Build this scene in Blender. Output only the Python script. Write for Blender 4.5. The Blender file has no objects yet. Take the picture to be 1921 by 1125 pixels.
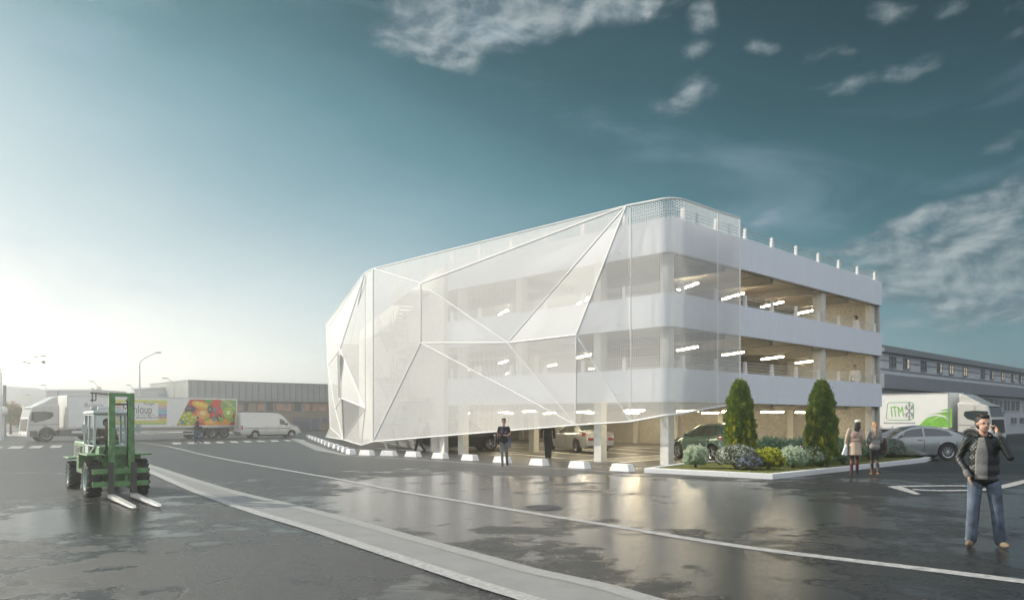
import bpy, math, random
import numpy as np
from mathutils import Vector, Matrix
random.seed(7); RNG = np.random.default_rng(7)
SC = bpy.context.scene
COL = SC.collection
PI = math.pi
# ------------------------------------------------------------------ camera
F = 1467.0; CX = 960.5; HY = 783.0; EYE = 1.75
cd = bpy.data.cameras.new('camera'); cam = bpy.data.objects.new('camera', cd); COL.objects.link(cam)
cam.location = (0, 0, EYE); cam.rotation_euler = (PI/2, 0, 0)
cd.sensor_width = 36; cd.lens = F/1921*36; cd.shift_y = (HY-562.5)/1921; cd.clip_end = 4000; cd.clip_start = .1
SC.camera = cam
SC.view_settings.view_transform = 'Standard'; SC.view_settings.look = 'None'
SC.view_settings.exposure = 0.2; SC.view_settings.gamma = 1
SC.cycles.use_denoising = True
SC.cycles.transparent_max_bounces = 24
SC.cycles.sample_clamp_indirect = 4
SC.cycles.max_bounces = 8
SC.cycles.caustics_reflective = False; SC.cycles.caustics_refractive = False

def lin(c):
    return tuple(((v/255)/12.92 if v/255 <= .04045 else ((v/255+.055)/1.055)**2.4) for v in c)

# ------------------------------------------------------------------ sky
SUN_EL = math.radians(27); SUN_DIR = Vector((-.93, .36, 0)).normalized()
W = bpy.data.worlds.new('World'); SC.world = W; W.use_nodes = True
nt = W.node_tree; N = nt.nodes; LK = nt.links
for n in list(N): N.remove(n)
def wn(t, **k):
    n = N.new(t)
    for a, b in k.items(): setattr(n, a, b)
    return n
def wl(a, b): LK.new(a, b)
def mth(op, a, b=None, c=None, clamp=False):
    n = N.new('ShaderNodeMath'); n.operation = op; n.use_clamp = clamp
    for i, v in enumerate((a, b, c)):
        if v is None: continue
        if isinstance(v, (int, float)): n.inputs[i].default_value = v
        else: LK.new(v, n.inputs[i])
    return n.outputs[0]
def azel(px, py):
    x, y, z = (px-CX), F, (HY-py)
    return math.degrees(math.atan2(x, y)), math.degrees(math.atan2(z, math.hypot(x, y)))
tc = wn('ShaderNodeTexCoord'); sp = wn('ShaderNodeSeparateXYZ'); wl(tc.outputs['Generated'], sp.inputs[0])
AZ = mth('MULTIPLY', mth('ARCTAN2', sp.outputs[0], sp.outputs[1]), 57.2958)
EL = mth('MULTIPLY', mth('ARCSINE', sp.outputs[2]), 57.2958)
ELc = mth('MAXIMUM', EL, 0)
cmb = wn('ShaderNodeCombineXYZ'); wl(AZ, cmb.inputs[0]); wl(EL, cmb.inputs[1])
d = mth('ADD', mth('MULTIPLY', ELc, 1.1), mth('MULTIPLY', mth('ABSOLUTE', mth('ADD', AZ, 34)), .33))
# slow variation so that the gradient is not ruled
nz = wn('ShaderNodeTexNoise'); mp = wn('ShaderNodeMapping'); mp.inputs['Scale'].default_value = (.035, .075, 1)
wl(cmb.outputs[0], mp.inputs[0]); wl(mp.outputs[0], nz.inputs['Vector']); nz.inputs['Scale'].default_value = 1; nz.inputs['Detail'].default_value = 4; nz.inputs['Roughness'].default_value = .55
d = mth('ADD', d, mth('MULTIPLY', mth('SUBTRACT', nz.outputs['Fac'], .5), 9))
ramp = wn('ShaderNodeValToRGB'); wl(mth('DIVIDE', d, 50.0), ramp.inputs[0])
cr = ramp.color_ramp
stops = [(0, (255, 253, 244)), (.10, (245, 246, 238)), (.19, (224, 229, 225)), (.30, (186, 204, 208)), (.40, (153, 182, 191)), (.50, (120, 157, 168)),
         (.59, (87, 133, 143)), (.68, (60, 105, 115)), (.78, (42, 82, 91)), (.90, (30, 63, 71)), (1, (25, 53, 61))]
while len(cr.elements) < len(stops): cr.elements.new(.5)
for e, (p, c) in zip(cr.elements, stops): e.position = p; e.color = (*lin(c), 1)
# clouds: ellipses in azimuth and elevation broken up by noise
CL = [(960, 14, 270, 62, -8, 2.6), (815, 66, 105, 46, 22, 2.2), (1120, 4, 170, 40, 0, 2.0), (930, 130, 90, 36, 5, .42), (1000, 160, 60, 60, 0, .3),
      (1315, 40, 42, 34, 70, 1.1), (1312, 90, 40, 30, 0, 1.0), (1300, 170, 62, 30, -12, 1.2), (1265, 195, 66, 24, 0, 1.1), (1430, 86, 46, 20, 10, .9), (1520, 108, 60, 20, 0, .55), (1600, 95, 56, 22, 0, .6),
      (1600, 155, 90, 24, -4, .9), (1700, 130, 76, 30, -8, .95), (1670, 20, 60, 26, 20, .7), (1790, 12, 60, 28, -10, .8), (1905, 62, 50, 22, -20, .7), (1890, 20, 60, 30, 0, .5),
      (1875, 275, 75, 22, -10, .8), (1450, 405, 56, 22, -12, .62), (1600, 468, 120, 36, -4, 1.15), (1720, 415, 120, 28, -14, 2.0), (1850, 395, 140, 42, -10, 2.6), (1900, 345, 70, 26, -10, 1.1),
      (1800, 470, 220, 54, 0, 2.5), (1700, 530, 220, 50, 0, 2.1), (1880, 545, 180, 70, 0, 2.5), (700, 15, 40, 26, 0, .4), (1750, 610, 260, 40, 4, .6), (1250, 1000, 10, 10, 0, .1)]
acc = None
for (x, y, rx, ry, rot, den) in CL[:-1]:
    a0, e0 = azel(x, y); k = math.cos(math.radians(a0))**2 * 57.2958/F
    m_ = wn('ShaderNodeMapping', vector_type='TEXTURE'); m_.inputs['Location'].default_value = (a0, e0, 0)
    m_.inputs['Rotation'].default_value = (0, 0, math.radians(-rot)); m_.inputs['Scale'].default_value = (rx*k, ry*k*1.05, 1)
    wl(cmb.outputs[0], m_.inputs[0])
    ln = wn('ShaderNodeVectorMath', operation='LENGTH'); wl(m_.outputs[0], ln.inputs[0])
    v = mth('MULTIPLY', mth('MULTIPLY_ADD', ln.outputs['Value'], -1.0, 1.25, clamp=False), den)
    acc = v if acc is None else mth('MAXIMUM', acc, v)
acc = mth('MAXIMUM', acc, -.6)
def cn(scale, off, det=7, rough=.6, dist=.3):
    m_ = wn('ShaderNodeMapping'); m_.inputs['Scale'].default_value = scale; m_.inputs['Location'].default_value = off
    n_ = wn('ShaderNodeTexNoise'); wl(cmb.outputs[0], m_.inputs[0]); wl(m_.outputs[0], n_.inputs['Vector'])
    n_.inputs['Scale'].default_value = 1; n_.inputs['Detail'].default_value = det; n_.inputs['Roughness'].default_value = rough; n_.inputs['Distortion'].default_value = dist
    return n_.outputs['Fac']
c1 = cn((.24, .42, 1), (3, 1, 0), 8, .58, .25); c2 = cn((.24, .42, 1), (3.12, .84, 0), 8, .58, .25); c3 = cn((.05, .16, 1), (11, 4, 0), 5, .55, .8)
dens = mth('ADD', mth('MULTIPLY', acc, 1.15), mth('MULTIPLY', mth('SUBTRACT', c1, .5), 2.7))
mr = wn('ShaderNodeMapRange', interpolation_type='SMOOTHSTEP'); wl(dens, mr.inputs[0]); mr.inputs[1].default_value = .42; mr.inputs[2].default_value = 1.75
shade = mth('ADD', mth('MULTIPLY', mth('SUBTRACT', c1, c2), 3.2), .5, clamp=True)
ccol = wn('ShaderNodeValToRGB'); wl(shade, ccol.inputs[0]); ce = ccol.color_ramp.elements
ce[0].position = .2; ce[0].color = (*lin((98, 118, 128)), 1); ce[1].position = .95; ce[1].color = (*lin((180, 189, 191)), 1)
mixc = wn('ShaderNodeMix', data_type='RGBA'); wl(mth('MULTIPLY', mr.outputs[0], .74), mixc.inputs[0]); wl(ramp.outputs[0], mixc.inputs[6]); wl(ccol.outputs[0], mixc.inputs[7])
# thin blue-grey veil, left and centre
veil = wn('ShaderNodeMapRange', interpolation_type='SMOOTHSTEP'); wl(c3, veil.inputs[0]); veil.inputs[1].default_value = .5; veil.inputs[2].default_value = .78
mixv = wn('ShaderNodeMix', data_type='RGBA'); wl(mth('MULTIPLY', veil.outputs[0], .35), mixv.inputs[0]); wl(mixc.outputs[2], mixv.inputs[6]); mixv.inputs[7].default_value = (*lin((140, 165, 185)), 1)
# the part of the sky behind the camera: unseen, made bright and cool to light the facades
bk = wn('ShaderNodeMapRange', interpolation_type='SMOOTHSTEP'); wl(mth('ABSOLUTE', mth('ADD', AZ, 0)), bk.inputs[0]); bk.inputs[1].default_value = 55; bk.inputs[2].default_value = 110
mixb = wn('ShaderNodeMix', data_type='RGBA'); wl(bk.outputs[0], mixb.inputs[0]); wl(mixv.outputs[2], mixb.inputs[6]); mixb.inputs[7].default_value = (.88, .94, 1.02, 1)
sky = wn('ShaderNodeTexSky', sky_type='NISHITA'); sky.sun_disc = False; sky.sun_elevation = SUN_EL; sky.sun_rotation = math.atan2(SUN_DIR.x, SUN_DIR.y)
bg1 = wn('ShaderNodeBackground'); wl(mixb.outputs[2], bg1.inputs[0]); bg1.inputs[1].default_value = .95
gd = wn('ShaderNodeVectorMath', operation='DOT_PRODUCT'); wl(tc.outputs['Generated'], gd.inputs[0]); gd.inputs[1].default_value = tuple(Vector((SUN_DIR.x*math.cos(SUN_EL), SUN_DIR.y*math.cos(SUN_EL), math.sin(SUN_EL))))
hg = mth('POWER', mth('SUBTRACT', 1.0, mth('DIVIDE', ELc, 16.0), clamp=True), 2.0); ha = mth('MAXIMUM', mth('COSINE', mth('MULTIPLY', mth('ADD', AZ, 45.0), 1/57.2958)), 0.0)
glow = mth('ADD', mth('MULTIPLY', mth('POWER', mth('MAXIMUM', gd.outputs['Value'], 0.0), 24.0), 2.0), mth('MULTIPLY', mth('MULTIPLY', hg, mth('POWER', ha, 3.0)), .75))   # aureole round the sun, left of the frame
bg3 = wn('ShaderNodeBackground'); bg3.inputs[0].default_value = (1, .95, .84, 1); wl(glow, bg3.inputs[1]); ad3 = wn('ShaderNodeAddShader')
bg2 = wn('ShaderNodeBackground'); wl(sky.outputs[0], bg2.inputs[0]); bg2.inputs[1].default_value = .006
ad = wn('ShaderNodeAddShader'); wl(bg1.outputs[0], ad.inputs[0]); wl(bg2.outputs[0], ad.inputs[1])
wl(ad.outputs[0], ad3.inputs[0]); wl(bg3.outputs[0], ad3.inputs[1]); wo = wn('ShaderNodeOutputWorld'); wl(ad3.outputs[0], wo.inputs[0])
sl = bpy.data.lights.new('sun', 'SUN'); sl.energy = 4.8; sl.angle = math.radians(.8); sl.color = (1, .93, .80)
so = bpy.data.objects.new('sun', sl); COL.objects.link(so)
sv = Vector((SUN_DIR.x*math.cos(SUN_EL), SUN_DIR.y*math.cos(SUN_EL), math.sin(SUN_EL)))
so.rotation_euler = sv.to_track_quat('Z', 'Y').to_euler(); so.location = (-60, 40, 40)

# ------------------------------------------------------------------ helpers
def G(px, py, z=0.0):
    Y = F*(EYE-z)/(py-HY); return Vector(((px-CX)/F*Y, Y, z))
def P3(px, py, Y): return Vector(((px-CX)/F*Y, Y, EYE+(HY-py)*Y/F))
class MB:
    def __init__(s): s.v = []; s.f = []; s.m = []; s.uv = None
    def add(s, vs, fs, mi=0):
        b = len(s.v); s.v += [tuple(p) for p in vs]; s.f += [tuple(i+b for i in f) for f in fs]; s.m += [mi]*len(fs); return s
    def hexa(s, p, mi=0):  # p: 4 bottom ccw then 4 top
        return s.add(p, [(3, 2, 1, 0), (4, 5, 6, 7), (0, 1, 5, 4), (1, 2, 6, 5), (2, 3, 7, 6), (3, 0, 4, 7)], mi)
    def box(s, x0, x1, y0, y1, z0, z1, mi=0):
        return s.hexa([(x0, y0, z0), (x1, y0, z0), (x1, y1, z0), (x0, y1, z0), (x0, y0, z1), (x1, y0, z1), (x1, y1, z1), (x0, y1, z1)], mi)
    def taper(s, x0, x1, y0, y1, z0, z1, ix, iy, mi=0):
        return s.hexa([(x0, y0, z0), (x1, y0, z0), (x1, y1, z0), (x0, y1, z0), (x0+ix, y0+iy, z1), (x1-ix, y0+iy, z1), (x1-ix, y1-iy, z1), (x0+ix, y1-iy, z1)], mi)
    def beam(s, p, q, w, h, mi=0, up=(0, 0, 1)):
        p = Vector(p); q = Vector(q); d = (q-p).normalized(); u = Vector(up)
        if abs(d.dot(u)) > .97: u = Vector((1, 0, 0))
        r = d.cross(u).normalized(); u = r.cross(d); r = r*w/2; u = u*h/2
        return s.hexa([p-r-u, p+r-u, q+r-u, q-r-u, p-r+u, p+r+u, q+r+u, q-r+u], mi) if 0 else s.add([p-r-u, p+r-u, p+r+u, p-r+u, q-r-u, q+r-u, q+r+u, q-r+u], [(0, 1, 2, 3), (7, 6, 5, 4), (0, 4, 5, 1), (1, 5, 6, 2), (2, 6, 7, 3), (3, 7, 4, 0)], mi)
    def tube(s, p, q, r0, r1=None, n=8, mi=0):
        r1 = r0 if r1 is None else r1; p = Vector(p); q = Vector(q); d = (q-p).normalized(); u = Vector((0, 0, 1)) if abs(d.z) < .95 else Vector((1, 0, 0))
        a = d.cross(u).normalized(); b = d.cross(a)
        vs = [p+(a*math.cos(t)+b*math.sin(t))*r0 for t in [2*PI*i/n for i in range(n)]]+[q+(a*math.cos(t)+b*math.sin(t))*r1 for t in [2*PI*i/n for i in range(n)]]
        return s.add(vs, [(i, (i+1) % n, n+(i+1) % n, n+i) for i in range(n)]+[tuple(range(n))[::-1], tuple(range(n, 2*n))], mi)
    def path(s, pts, r, n=6, mi=0):
        for a, b in zip(pts, pts[1:]): s.tube(a, b, r, r, n, mi)
        return s
    def ell(s, c, rx, ry, rz, n=14, m=9, mi=0, rot=None):
        c = Vector(c); vs = []; R = rot or Matrix.Identity(3)
        for j in range(1, m):
            th = PI*j/m
            for i in range(n):
                ph = 2*PI*i/n; vs.append(c+R@Vector((rx*math.sin(th)*math.cos(ph), ry*math.sin(th)*math.sin(ph), rz*math.cos(th))))
        vs += [c+R@Vector((0, 0, rz)), c+R@Vector((0, 0, -rz))]; T = len(vs)-2; B = T+1; fs = []
        for j in range(m-2):
            for i in range(n): fs.append((j*n+i, (j+1)*n+i, (j+1)*n+(i+1) % n, j*n+(i+1) % n))
        for i in range(n): fs.append((T, i, (i+1) % n)); fs.append((B, (m-2)*n+(i+1) % n, (m-2)*n+i))
        return s.add(vs, fs, mi)
    def prism(s, poly, ex, mi=0):  # poly: list of 3d points, ex vector
        n = len(poly); ex = Vector(ex); a = [Vector(p) for p in poly]; b = [p+ex for p in a]
        return s.add(a+b, [tuple(range(n))[::-1], tuple(range(n, 2*n))]+[(i, (i+1) % n, n+(i+1) % n, n+i) for i in range(n)], mi)
    def quad(s, a, b, c, d_, mi=0): return s.add([a, b, c, d_], [(0, 1, 2, 3)], mi)
    def lathe(s, prof, axis='y', c=(0, 0, 0), n=28, mi=0):  # prof (r, h)
        vs = []
        for (r, h) in prof:
            for i in range(n):
                t = 2*PI*i/n
                vs.append((c[0]+r*math.cos(t), c[1]+h, c[2]+r*math.sin(t)) if axis == 'y' else (c[0]+r*math.cos(t), c[1]+r*math.sin(t), c[2]+h))
        k = len(prof); fs = [(j*n+i, (j+1)*n+i, (j+1)*n+(i+1) % n, j*n+(i+1) % n) for j in range(k-1) for i in range(n)]
        return s.add(vs, fs, mi)
    def mesh(s, name, mats, smooth=None):
        me = bpy.data.meshes.new(name); me.from_pydata(s.v, [], s.f)
        for m in (mats if isinstance(mats, (list, tuple)) else [mats]): me.materials.append(m)
        if any(s.m): me.polygons.foreach_set('material_index', s.m)
        if s.uv is not None:
            u = me.uv_layers.new(name='UVMap')
            for p in me.polygons:
                for li, vi in zip(p.loop_indices, p.vertices): u.data[li].uv = s.uv[vi]
        me.update()
        if smooth is not None:
            me.polygons.foreach_set('use_smooth', [True]*len(me.polygons)); me.set_sharp_from_angle(angle=math.radians(smooth))
        return me
    def build(s, name, mats, parent=None, smooth=None, fixn=False):
        me = s.mesh(name, mats, smooth)
        if fixn:
            import bmesh
            bm = bmesh.new(); bm.from_mesh(me); bmesh.ops.recalc_face_normals(bm, faces=bm.faces); bm.to_mesh(me); bm.free()
        o = bpy.data.objects.new(name, me); COL.objects.link(o)
        if parent is not None: o.parent = parent
        return o
def tag(o, label=None, cat=None, group=None, kind=None):
    if label: o['label'] = label
    if cat: o['category'] = cat
    if group: o['group'] = group
    if kind: o['kind'] = kind
    return o
def empty(name, loc, rz, label, cat, group=None, scale=1):
    o = bpy.data.objects.new(name, None); COL.objects.link(o); o.location = loc; o.rotation_euler = (0, 0, rz); o.scale = (scale,)*3
    o.empty_display_size = .2
    return tag(o, label, cat, group)
def evalmesh(me, mods):
    o = bpy.data.objects.new('tmp', me); COL.objects.link(o)
    for typ, kw in mods:
        m = o.modifiers.new('m', typ)
        for k, v in kw.items(): setattr(m, k, v)
    dg = bpy.context.evaluated_depsgraph_get(); dg.update()
    r = bpy.data.meshes.new_from_object(o.evaluated_get(dg)); bpy.data.objects.remove(o); return r
def bev(o, w=.02, seg=2, ang=35):
    m = o.modifiers.new('bevel', 'BEVEL'); m.width = w; m.segments = seg; m.limit_method = 'ANGLE'; m.angle_limit = math.radians(ang); m.harden_normals = False
    o.data.polygons.foreach_set('use_smooth', [True]*len(o.data.polygons)); o.data.set_sharp_from_angle(angle=math.radians(50))
    return o
def textobj(body, size, loc, right, up, mat, parent, name='lettering', ext=.004, shear=0, sx=1.0, align='LEFT'):
    cu = bpy.data.curves.new('t', 'FONT'); cu.body = body; cu.size = size; cu.extrude = ext; cu.shear = shear; cu.align_x = align; cu.resolution_u = 3
    o = bpy.data.objects.new('t', cu); COL.objects.link(o); dg = bpy.context.evaluated_depsgraph_get(); dg.update()
    me = bpy.data.meshes.new_from_object(o.evaluated_get(dg)); bpy.data.objects.remove(o)
    r = Vector(right).normalized(); u = Vector(up).normalized(); n = r.cross(u)
    M = Matrix(((r.x*sx, u.x, n.x, loc[0]), (r.y*sx, u.y, n.y, loc[1]), (r.z*sx, u.z, n.z, loc[2]), (0, 0, 0, 1)))
    me.transform(M); me.materials.clear(); me.materials.append(mat)
    ob = bpy.data.objects.new(name, me); COL.objects.link(ob); ob.parent = parent; return ob
def copy_tree(o, parent=None):
    c = o.copy(); COL.objects.link(c)
    if parent is not None: c.parent = parent
    for ch in list(o.children): copy_tree(ch, c)
    return c
# ------------------------------------------------------------------ materials
MATS = {}
def mat(name, col, rough=.6, metal=0, var=.12, nscale=3.0, bump=0, bscale=30, spec=.5, coat=0, emit=None, es=0, transl=0, coord='Object', detail=4):
    if name in MATS: return MATS[name]
    m = bpy.data.materials.new(name); m.use_nodes = True; t = m.node_tree; b = t.nodes['Principled BSDF']
    b.inputs['Roughness'].default_value = rough; b.inputs['Metallic'].default_value = metal; b.inputs['Specular IOR Level'].default_value = spec
    b.inputs['Coat Weight'].default_value = coat; b.inputs['Coat Roughness'].default_value = .05
    tcn = t.nodes.new('ShaderNodeTexCoord')
    if var:
        n = t.nodes.new('ShaderNodeTexNoise'); n.inputs['Scale'].default_value = nscale; n.inputs['Detail'].default_value = detail; n.inputs['Roughness'].default_value = .65
        t.links.new(tcn.outputs[coord], n.inputs['Vector'])
        r = t.nodes.new('ShaderNodeValToRGB'); e = r.color_ramp.elements; e[0].position = .3; e[1].position = .7
        e[0].color = (*[max(0, c*(1-var)) for c in col], 1); e[1].color = (*[min(1, c*(1+var)) for c in col], 1)
        t.links.new(n.outputs['Fac'], r.inputs[0]); t.links.new(r.outputs[0], b.inputs['Base Color'])
    else: b.inputs['Base Color'].default_value = (*col, 1)
    if bump:
        n = t.nodes.new('ShaderNodeTexNoise'); n.inputs['Scale'].default_value = bscale; n.inputs['Detail'].default_value = 5
        t.links.new(tcn.outputs[coord], n.inputs['Vector']); bp = t.nodes.new('ShaderNodeBump'); bp.inputs['Strength'].default_value = bump; bp.inputs['Distance'].default_value = .02
        t.links.new(n.outputs['Fac'], bp.inputs['Height']); t.links.new(bp.outputs[0], b.inputs['Normal'])
    if emit: b.inputs['Emission Color'].default_value = (*emit, 1); b.inputs['Emission Strength'].default_value = es
    if transl:
        tr = t.nodes.new('ShaderNodeBsdfTranslucent'); tr.inputs[0].default_value = (*[min(1, c*1.3) for c in col], 1); mx = t.nodes.new('ShaderNodeMixShader'); mx.inputs[0].default_value = transl
        t.links.new(b.outputs[0], mx.inputs[1]); t.links.new(tr.outputs[0], mx.inputs[2]); t.links.new(mx.outputs[0], t.nodes['Material Output'].inputs[0])
    MATS[name] = m; return m
def glass_mat(name, tint=(.75, .85, .85), alpha=.35, rough=.03):
    m = bpy.data.materials.new(name); m.use_nodes = True; t = m.node_tree; b = t.nodes['Principled BSDF']
    b.inputs['Base Color'].default_value = (*[c*.25 for c in tint], 1); b.inputs['Roughness'].default_value = rough; b.inputs['Specular IOR Level'].default_value = .8
    tr = t.nodes.new('ShaderNodeBsdfTransparent'); tr.inputs[0].default_value = (*tint, 1); mx = t.nodes.new('ShaderNodeMixShader'); mx.inputs[0].default_value = 1-alpha
    t.links.new(b.outputs[0], mx.inputs[1]); t.links.new(tr.outputs[0], mx.inputs[2]); t.links.new(mx.outputs[0], t.nodes['Material Output'].inputs[0])
    MATS[name] = m; return m

def asphalt(name, base, puddle, rough_dry=.42):
    m = bpy.data.materials.new(name); m.use_nodes = True; t = m.node_tree; b = t.nodes['Principled BSDF']; nn = t.nodes; L = t.links.new
    g = nn.new('ShaderNodeNewGeometry')
    def noise(s, det=5, r=.6, stretch=None):
        n = nn.new('ShaderNodeTexNoise'); n.inputs['Scale'].default_value = s; n.inputs['Detail'].default_value = det; n.inputs['Roughness'].default_value = r
        if stretch:
            q = nn.new('ShaderNodeMapping'); q.inputs['Scale'].default_value = stretch; q.inputs['Rotation'].default_value = (0, 0, .3); L(g.outputs['Position'], q.inputs[0]); L(q.outputs[0], n.inputs['Vector'])
        else: L(g.outputs['Position'], n.inputs['Vector'])
        return n.outputs['Fac']
    def mm(op, a, b_=None, c=None, cl=False):
        n = nn.new('ShaderNodeMath'); n.operation = op; n.use_clamp = cl
        for i, v in enumerate((a, b_, c)):
            if v is None: continue
            if isinstance(v, (int, float)): n.inputs[i].default_value = v
            else: L(v, n.inputs[i])
        return n.outputs[0]
    big = noise(.22, 6, .62, (1, .8, 1)); mid = noise(1.6, 5); fine = noise(60, 3, .7); grit = noise(150, 2, .8); coarse = noise(11, 6, .85); patch = noise(.09, 3, .5)
    # wetter towards the front of the car park
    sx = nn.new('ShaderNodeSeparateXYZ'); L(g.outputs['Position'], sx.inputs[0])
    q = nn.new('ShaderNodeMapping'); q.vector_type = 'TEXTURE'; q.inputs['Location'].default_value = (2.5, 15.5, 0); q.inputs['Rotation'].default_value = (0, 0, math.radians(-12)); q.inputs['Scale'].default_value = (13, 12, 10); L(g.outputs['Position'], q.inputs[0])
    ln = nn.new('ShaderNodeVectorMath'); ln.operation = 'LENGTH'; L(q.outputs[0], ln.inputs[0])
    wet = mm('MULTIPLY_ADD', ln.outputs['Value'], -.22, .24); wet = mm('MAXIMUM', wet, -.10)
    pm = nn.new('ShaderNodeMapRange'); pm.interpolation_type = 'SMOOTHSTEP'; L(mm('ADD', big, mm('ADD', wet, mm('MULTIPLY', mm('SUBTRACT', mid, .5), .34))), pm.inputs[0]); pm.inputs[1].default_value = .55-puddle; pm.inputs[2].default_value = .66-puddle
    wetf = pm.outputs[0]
    rg = mm('ADD', mm('MULTIPLY', mm('SUBTRACT', 1.0, wetf), rough_dry-.075), mm('MULTIPLY_ADD', mid, .05, .035)); L(rg, b.inputs['Roughness'])
    col = nn.new('ShaderNodeMix'); col.data_type = 'RGBA'; L(mm('ADD', mm('MULTIPLY', fine, .25), mm('ADD', mm('MULTIPLY', mid, .2), mm('MULTIPLY', coarse, .55))), col.inputs[0])
    bs = nn.new('ShaderNodeMix'); bs.data_type = 'RGBA'; wr = nn.new('ShaderNodeMapRange'); wr.interpolation_type = 'SMOOTHSTEP'   # paler tarmac west, dark tarmac east; also sunlit road and dim foreground painted in
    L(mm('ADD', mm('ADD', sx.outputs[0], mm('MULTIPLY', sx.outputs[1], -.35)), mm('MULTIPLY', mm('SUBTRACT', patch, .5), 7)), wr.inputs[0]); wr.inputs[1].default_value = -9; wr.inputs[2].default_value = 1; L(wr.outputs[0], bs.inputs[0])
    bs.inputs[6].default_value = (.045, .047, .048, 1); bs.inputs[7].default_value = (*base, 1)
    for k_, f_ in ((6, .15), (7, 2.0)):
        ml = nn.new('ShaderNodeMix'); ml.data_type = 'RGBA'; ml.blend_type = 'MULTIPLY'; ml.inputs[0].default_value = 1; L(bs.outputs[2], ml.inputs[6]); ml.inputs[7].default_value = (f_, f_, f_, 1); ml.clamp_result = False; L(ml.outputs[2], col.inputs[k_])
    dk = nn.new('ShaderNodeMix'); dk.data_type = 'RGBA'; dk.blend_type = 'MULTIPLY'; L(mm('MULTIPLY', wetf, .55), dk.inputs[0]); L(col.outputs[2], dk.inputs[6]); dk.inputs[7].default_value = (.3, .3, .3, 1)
    # cracks
    vor = nn.new('ShaderNodeTexVoronoi'); vor.feature = 'DISTANCE_TO_EDGE'; vor.inputs['Scale'].default_value = .28
    qq = nn.new('ShaderNodeVectorMath'); qq.operation = 'ADD'; L(g.outputs['Position'], qq.inputs[0]); nc = nn.new('ShaderNodeTexNoise'); nc.inputs['Scale'].default_value = 1.3; nc.inputs['Detail'].default_value = 5; L(g.outputs['Position'], nc.inputs['Vector']); L(nc.outputs['Color'], qq.inputs[1]); L(qq.outputs[0], vor.inputs['Vector'])
    ck = nn.new('ShaderNodeMapRange'); L(vor.outputs['Distance'], ck.inputs[0]); ck.inputs[1].default_value = .0; ck.inputs[2].default_value = .012; ck.inputs[3].default_value = .35; ck.inputs[4].default_value = 1
    ckm = nn.new('ShaderNodeMix'); ckm.data_type = 'RGBA'; ckm.blend_type = 'MULTIPLY'; ckm.inputs[0].default_value = 1; L(dk.outputs[2], ckm.inputs[6]); L(ck.outputs[0], ckm.inputs[7]); L(ckm.outputs[2], b.inputs['Base Color'])
    h = mm('ADD', mm('MULTIPLY', fine, .5), mm('ADD', mm('MULTIPLY', grit, .4), mm('MULTIPLY', coarse, .9))); h = mm('ADD', h, mm('MULTIPLY', ck.outputs[0], .6))
    bp = nn.new('ShaderNodeBump'); bp.inputs['Distance'].default_value = .028; L(mm('MULTIPLY_ADD', wetf, -.80, .92), bp.inputs['Strength']); L(h, bp.inputs['Height'])
    rip = noise(5.5, 4, .6, (1, 1.8, 1)); bp2 = nn.new('ShaderNodeBump'); bp2.inputs['Distance'].default_value = .03; bp2.inputs['Strength'].default_value = .17; L(rip, bp2.inputs['Height']); L(bp.outputs[0], bp2.inputs['Normal']); L(bp2.outputs[0], b.inputs['Normal'])
    b.inputs['Specular IOR Level'].default_value = .46
    MATS[name] = m; return m
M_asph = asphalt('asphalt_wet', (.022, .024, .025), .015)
M_floor = mat('garage_floor', (.13, .125, .115), .55, var=.3, nscale=14, bump=.3, bscale=60)
M_white = mat('white_concrete', (.78, .81, .86), .62, var=.05, nscale=3, bump=.12, bscale=45)
_t = M_white.node_tree; _mp = _t.nodes.new('ShaderNodeMapping'); _mp.inputs['Scale'].default_value = (1.6, 1.6, .22)   # faint rain streaks
_n = [n for n in _t.nodes if n.type == 'TEX_NOISE' and n.inputs['Scale'].default_value == 3][0]; _n.inputs['Detail'].default_value = 8
_t.links.new(_n.inputs['Vector'].links[0].from_socket, _mp.inputs[0]); _t.links.new(_mp.outputs[0], _n.inputs['Vector'])
M_wpaint = mat('white_paint', (.80, .80, .79), .45, var=.05, nscale=6)
M_conc = mat('column_concrete', (.70, .69, .63), .7, var=.12, nscale=5, bump=.2)
M_speck = mat('pebble_concrete', (.50, .48, .42), .85, var=.62, nscale=22, bump=.6, bscale=14, detail=8)
M_line = mat('road_paint', (.40, .40, .39), .5, var=.55, nscale=9, bump=.2, bscale=50, detail=8)
M_chan = mat('channel_concrete', (.26, .26, .255), .5, var=.10, nscale=2, bump=.2, bscale=70, detail=8)
M_kerbl = mat('kerb_stone', (.40, .40, .39), .55, var=.35, nscale=14, bump=.5, bscale=60, detail=8)
M_steel = mat('painted_steel', (.82, .82, .80), .4, var=.03)
M_railm = mat('rail_steel', (.62, .63, .62), .4, metal=.2, var=.05)
M_beam = mat('beam_steel', (.28, .265, .23), .6, var=.15)
M_lampw = mat('fluorescent_tube', (.9, .9, .85), .4, var=0, emit=(1, .84, .57), es=58)
M_lampb = mat('lamp_housing', (.75, .74, .70), .5, var=.05)
M_black = mat('black_plastic', (.02, .02, .02), .45, var=.1)
M_rub = mat('tyre_rubber', (.030, .029, .028), .75, var=.25, nscale=20, bump=.3, bscale=40)
M_rim = mat('alloy_rim', (.55, .56, .57), .25, metal=.8, var=.05)
M_glassd = mat('tinted_glass', (.03, .045, .045), .04, var=0, spec=.9, coat=.6)
M_glass = glass_mat('clear_glass', (.85, .92, .92), .16)
M_red = mat('tail_lamp', (.35, .02, .02), .15, var=.1, coat=.8)
M_lamp = mat('head_lamp', (.7, .72, .75), .1, var=.1, coat=1)
M_plate = mat('number_plate', (.7, .7, .66), .4, var=.05)
M_chr = mat('chrome', (.7, .7, .7), .12, metal=1, var=0)
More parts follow.
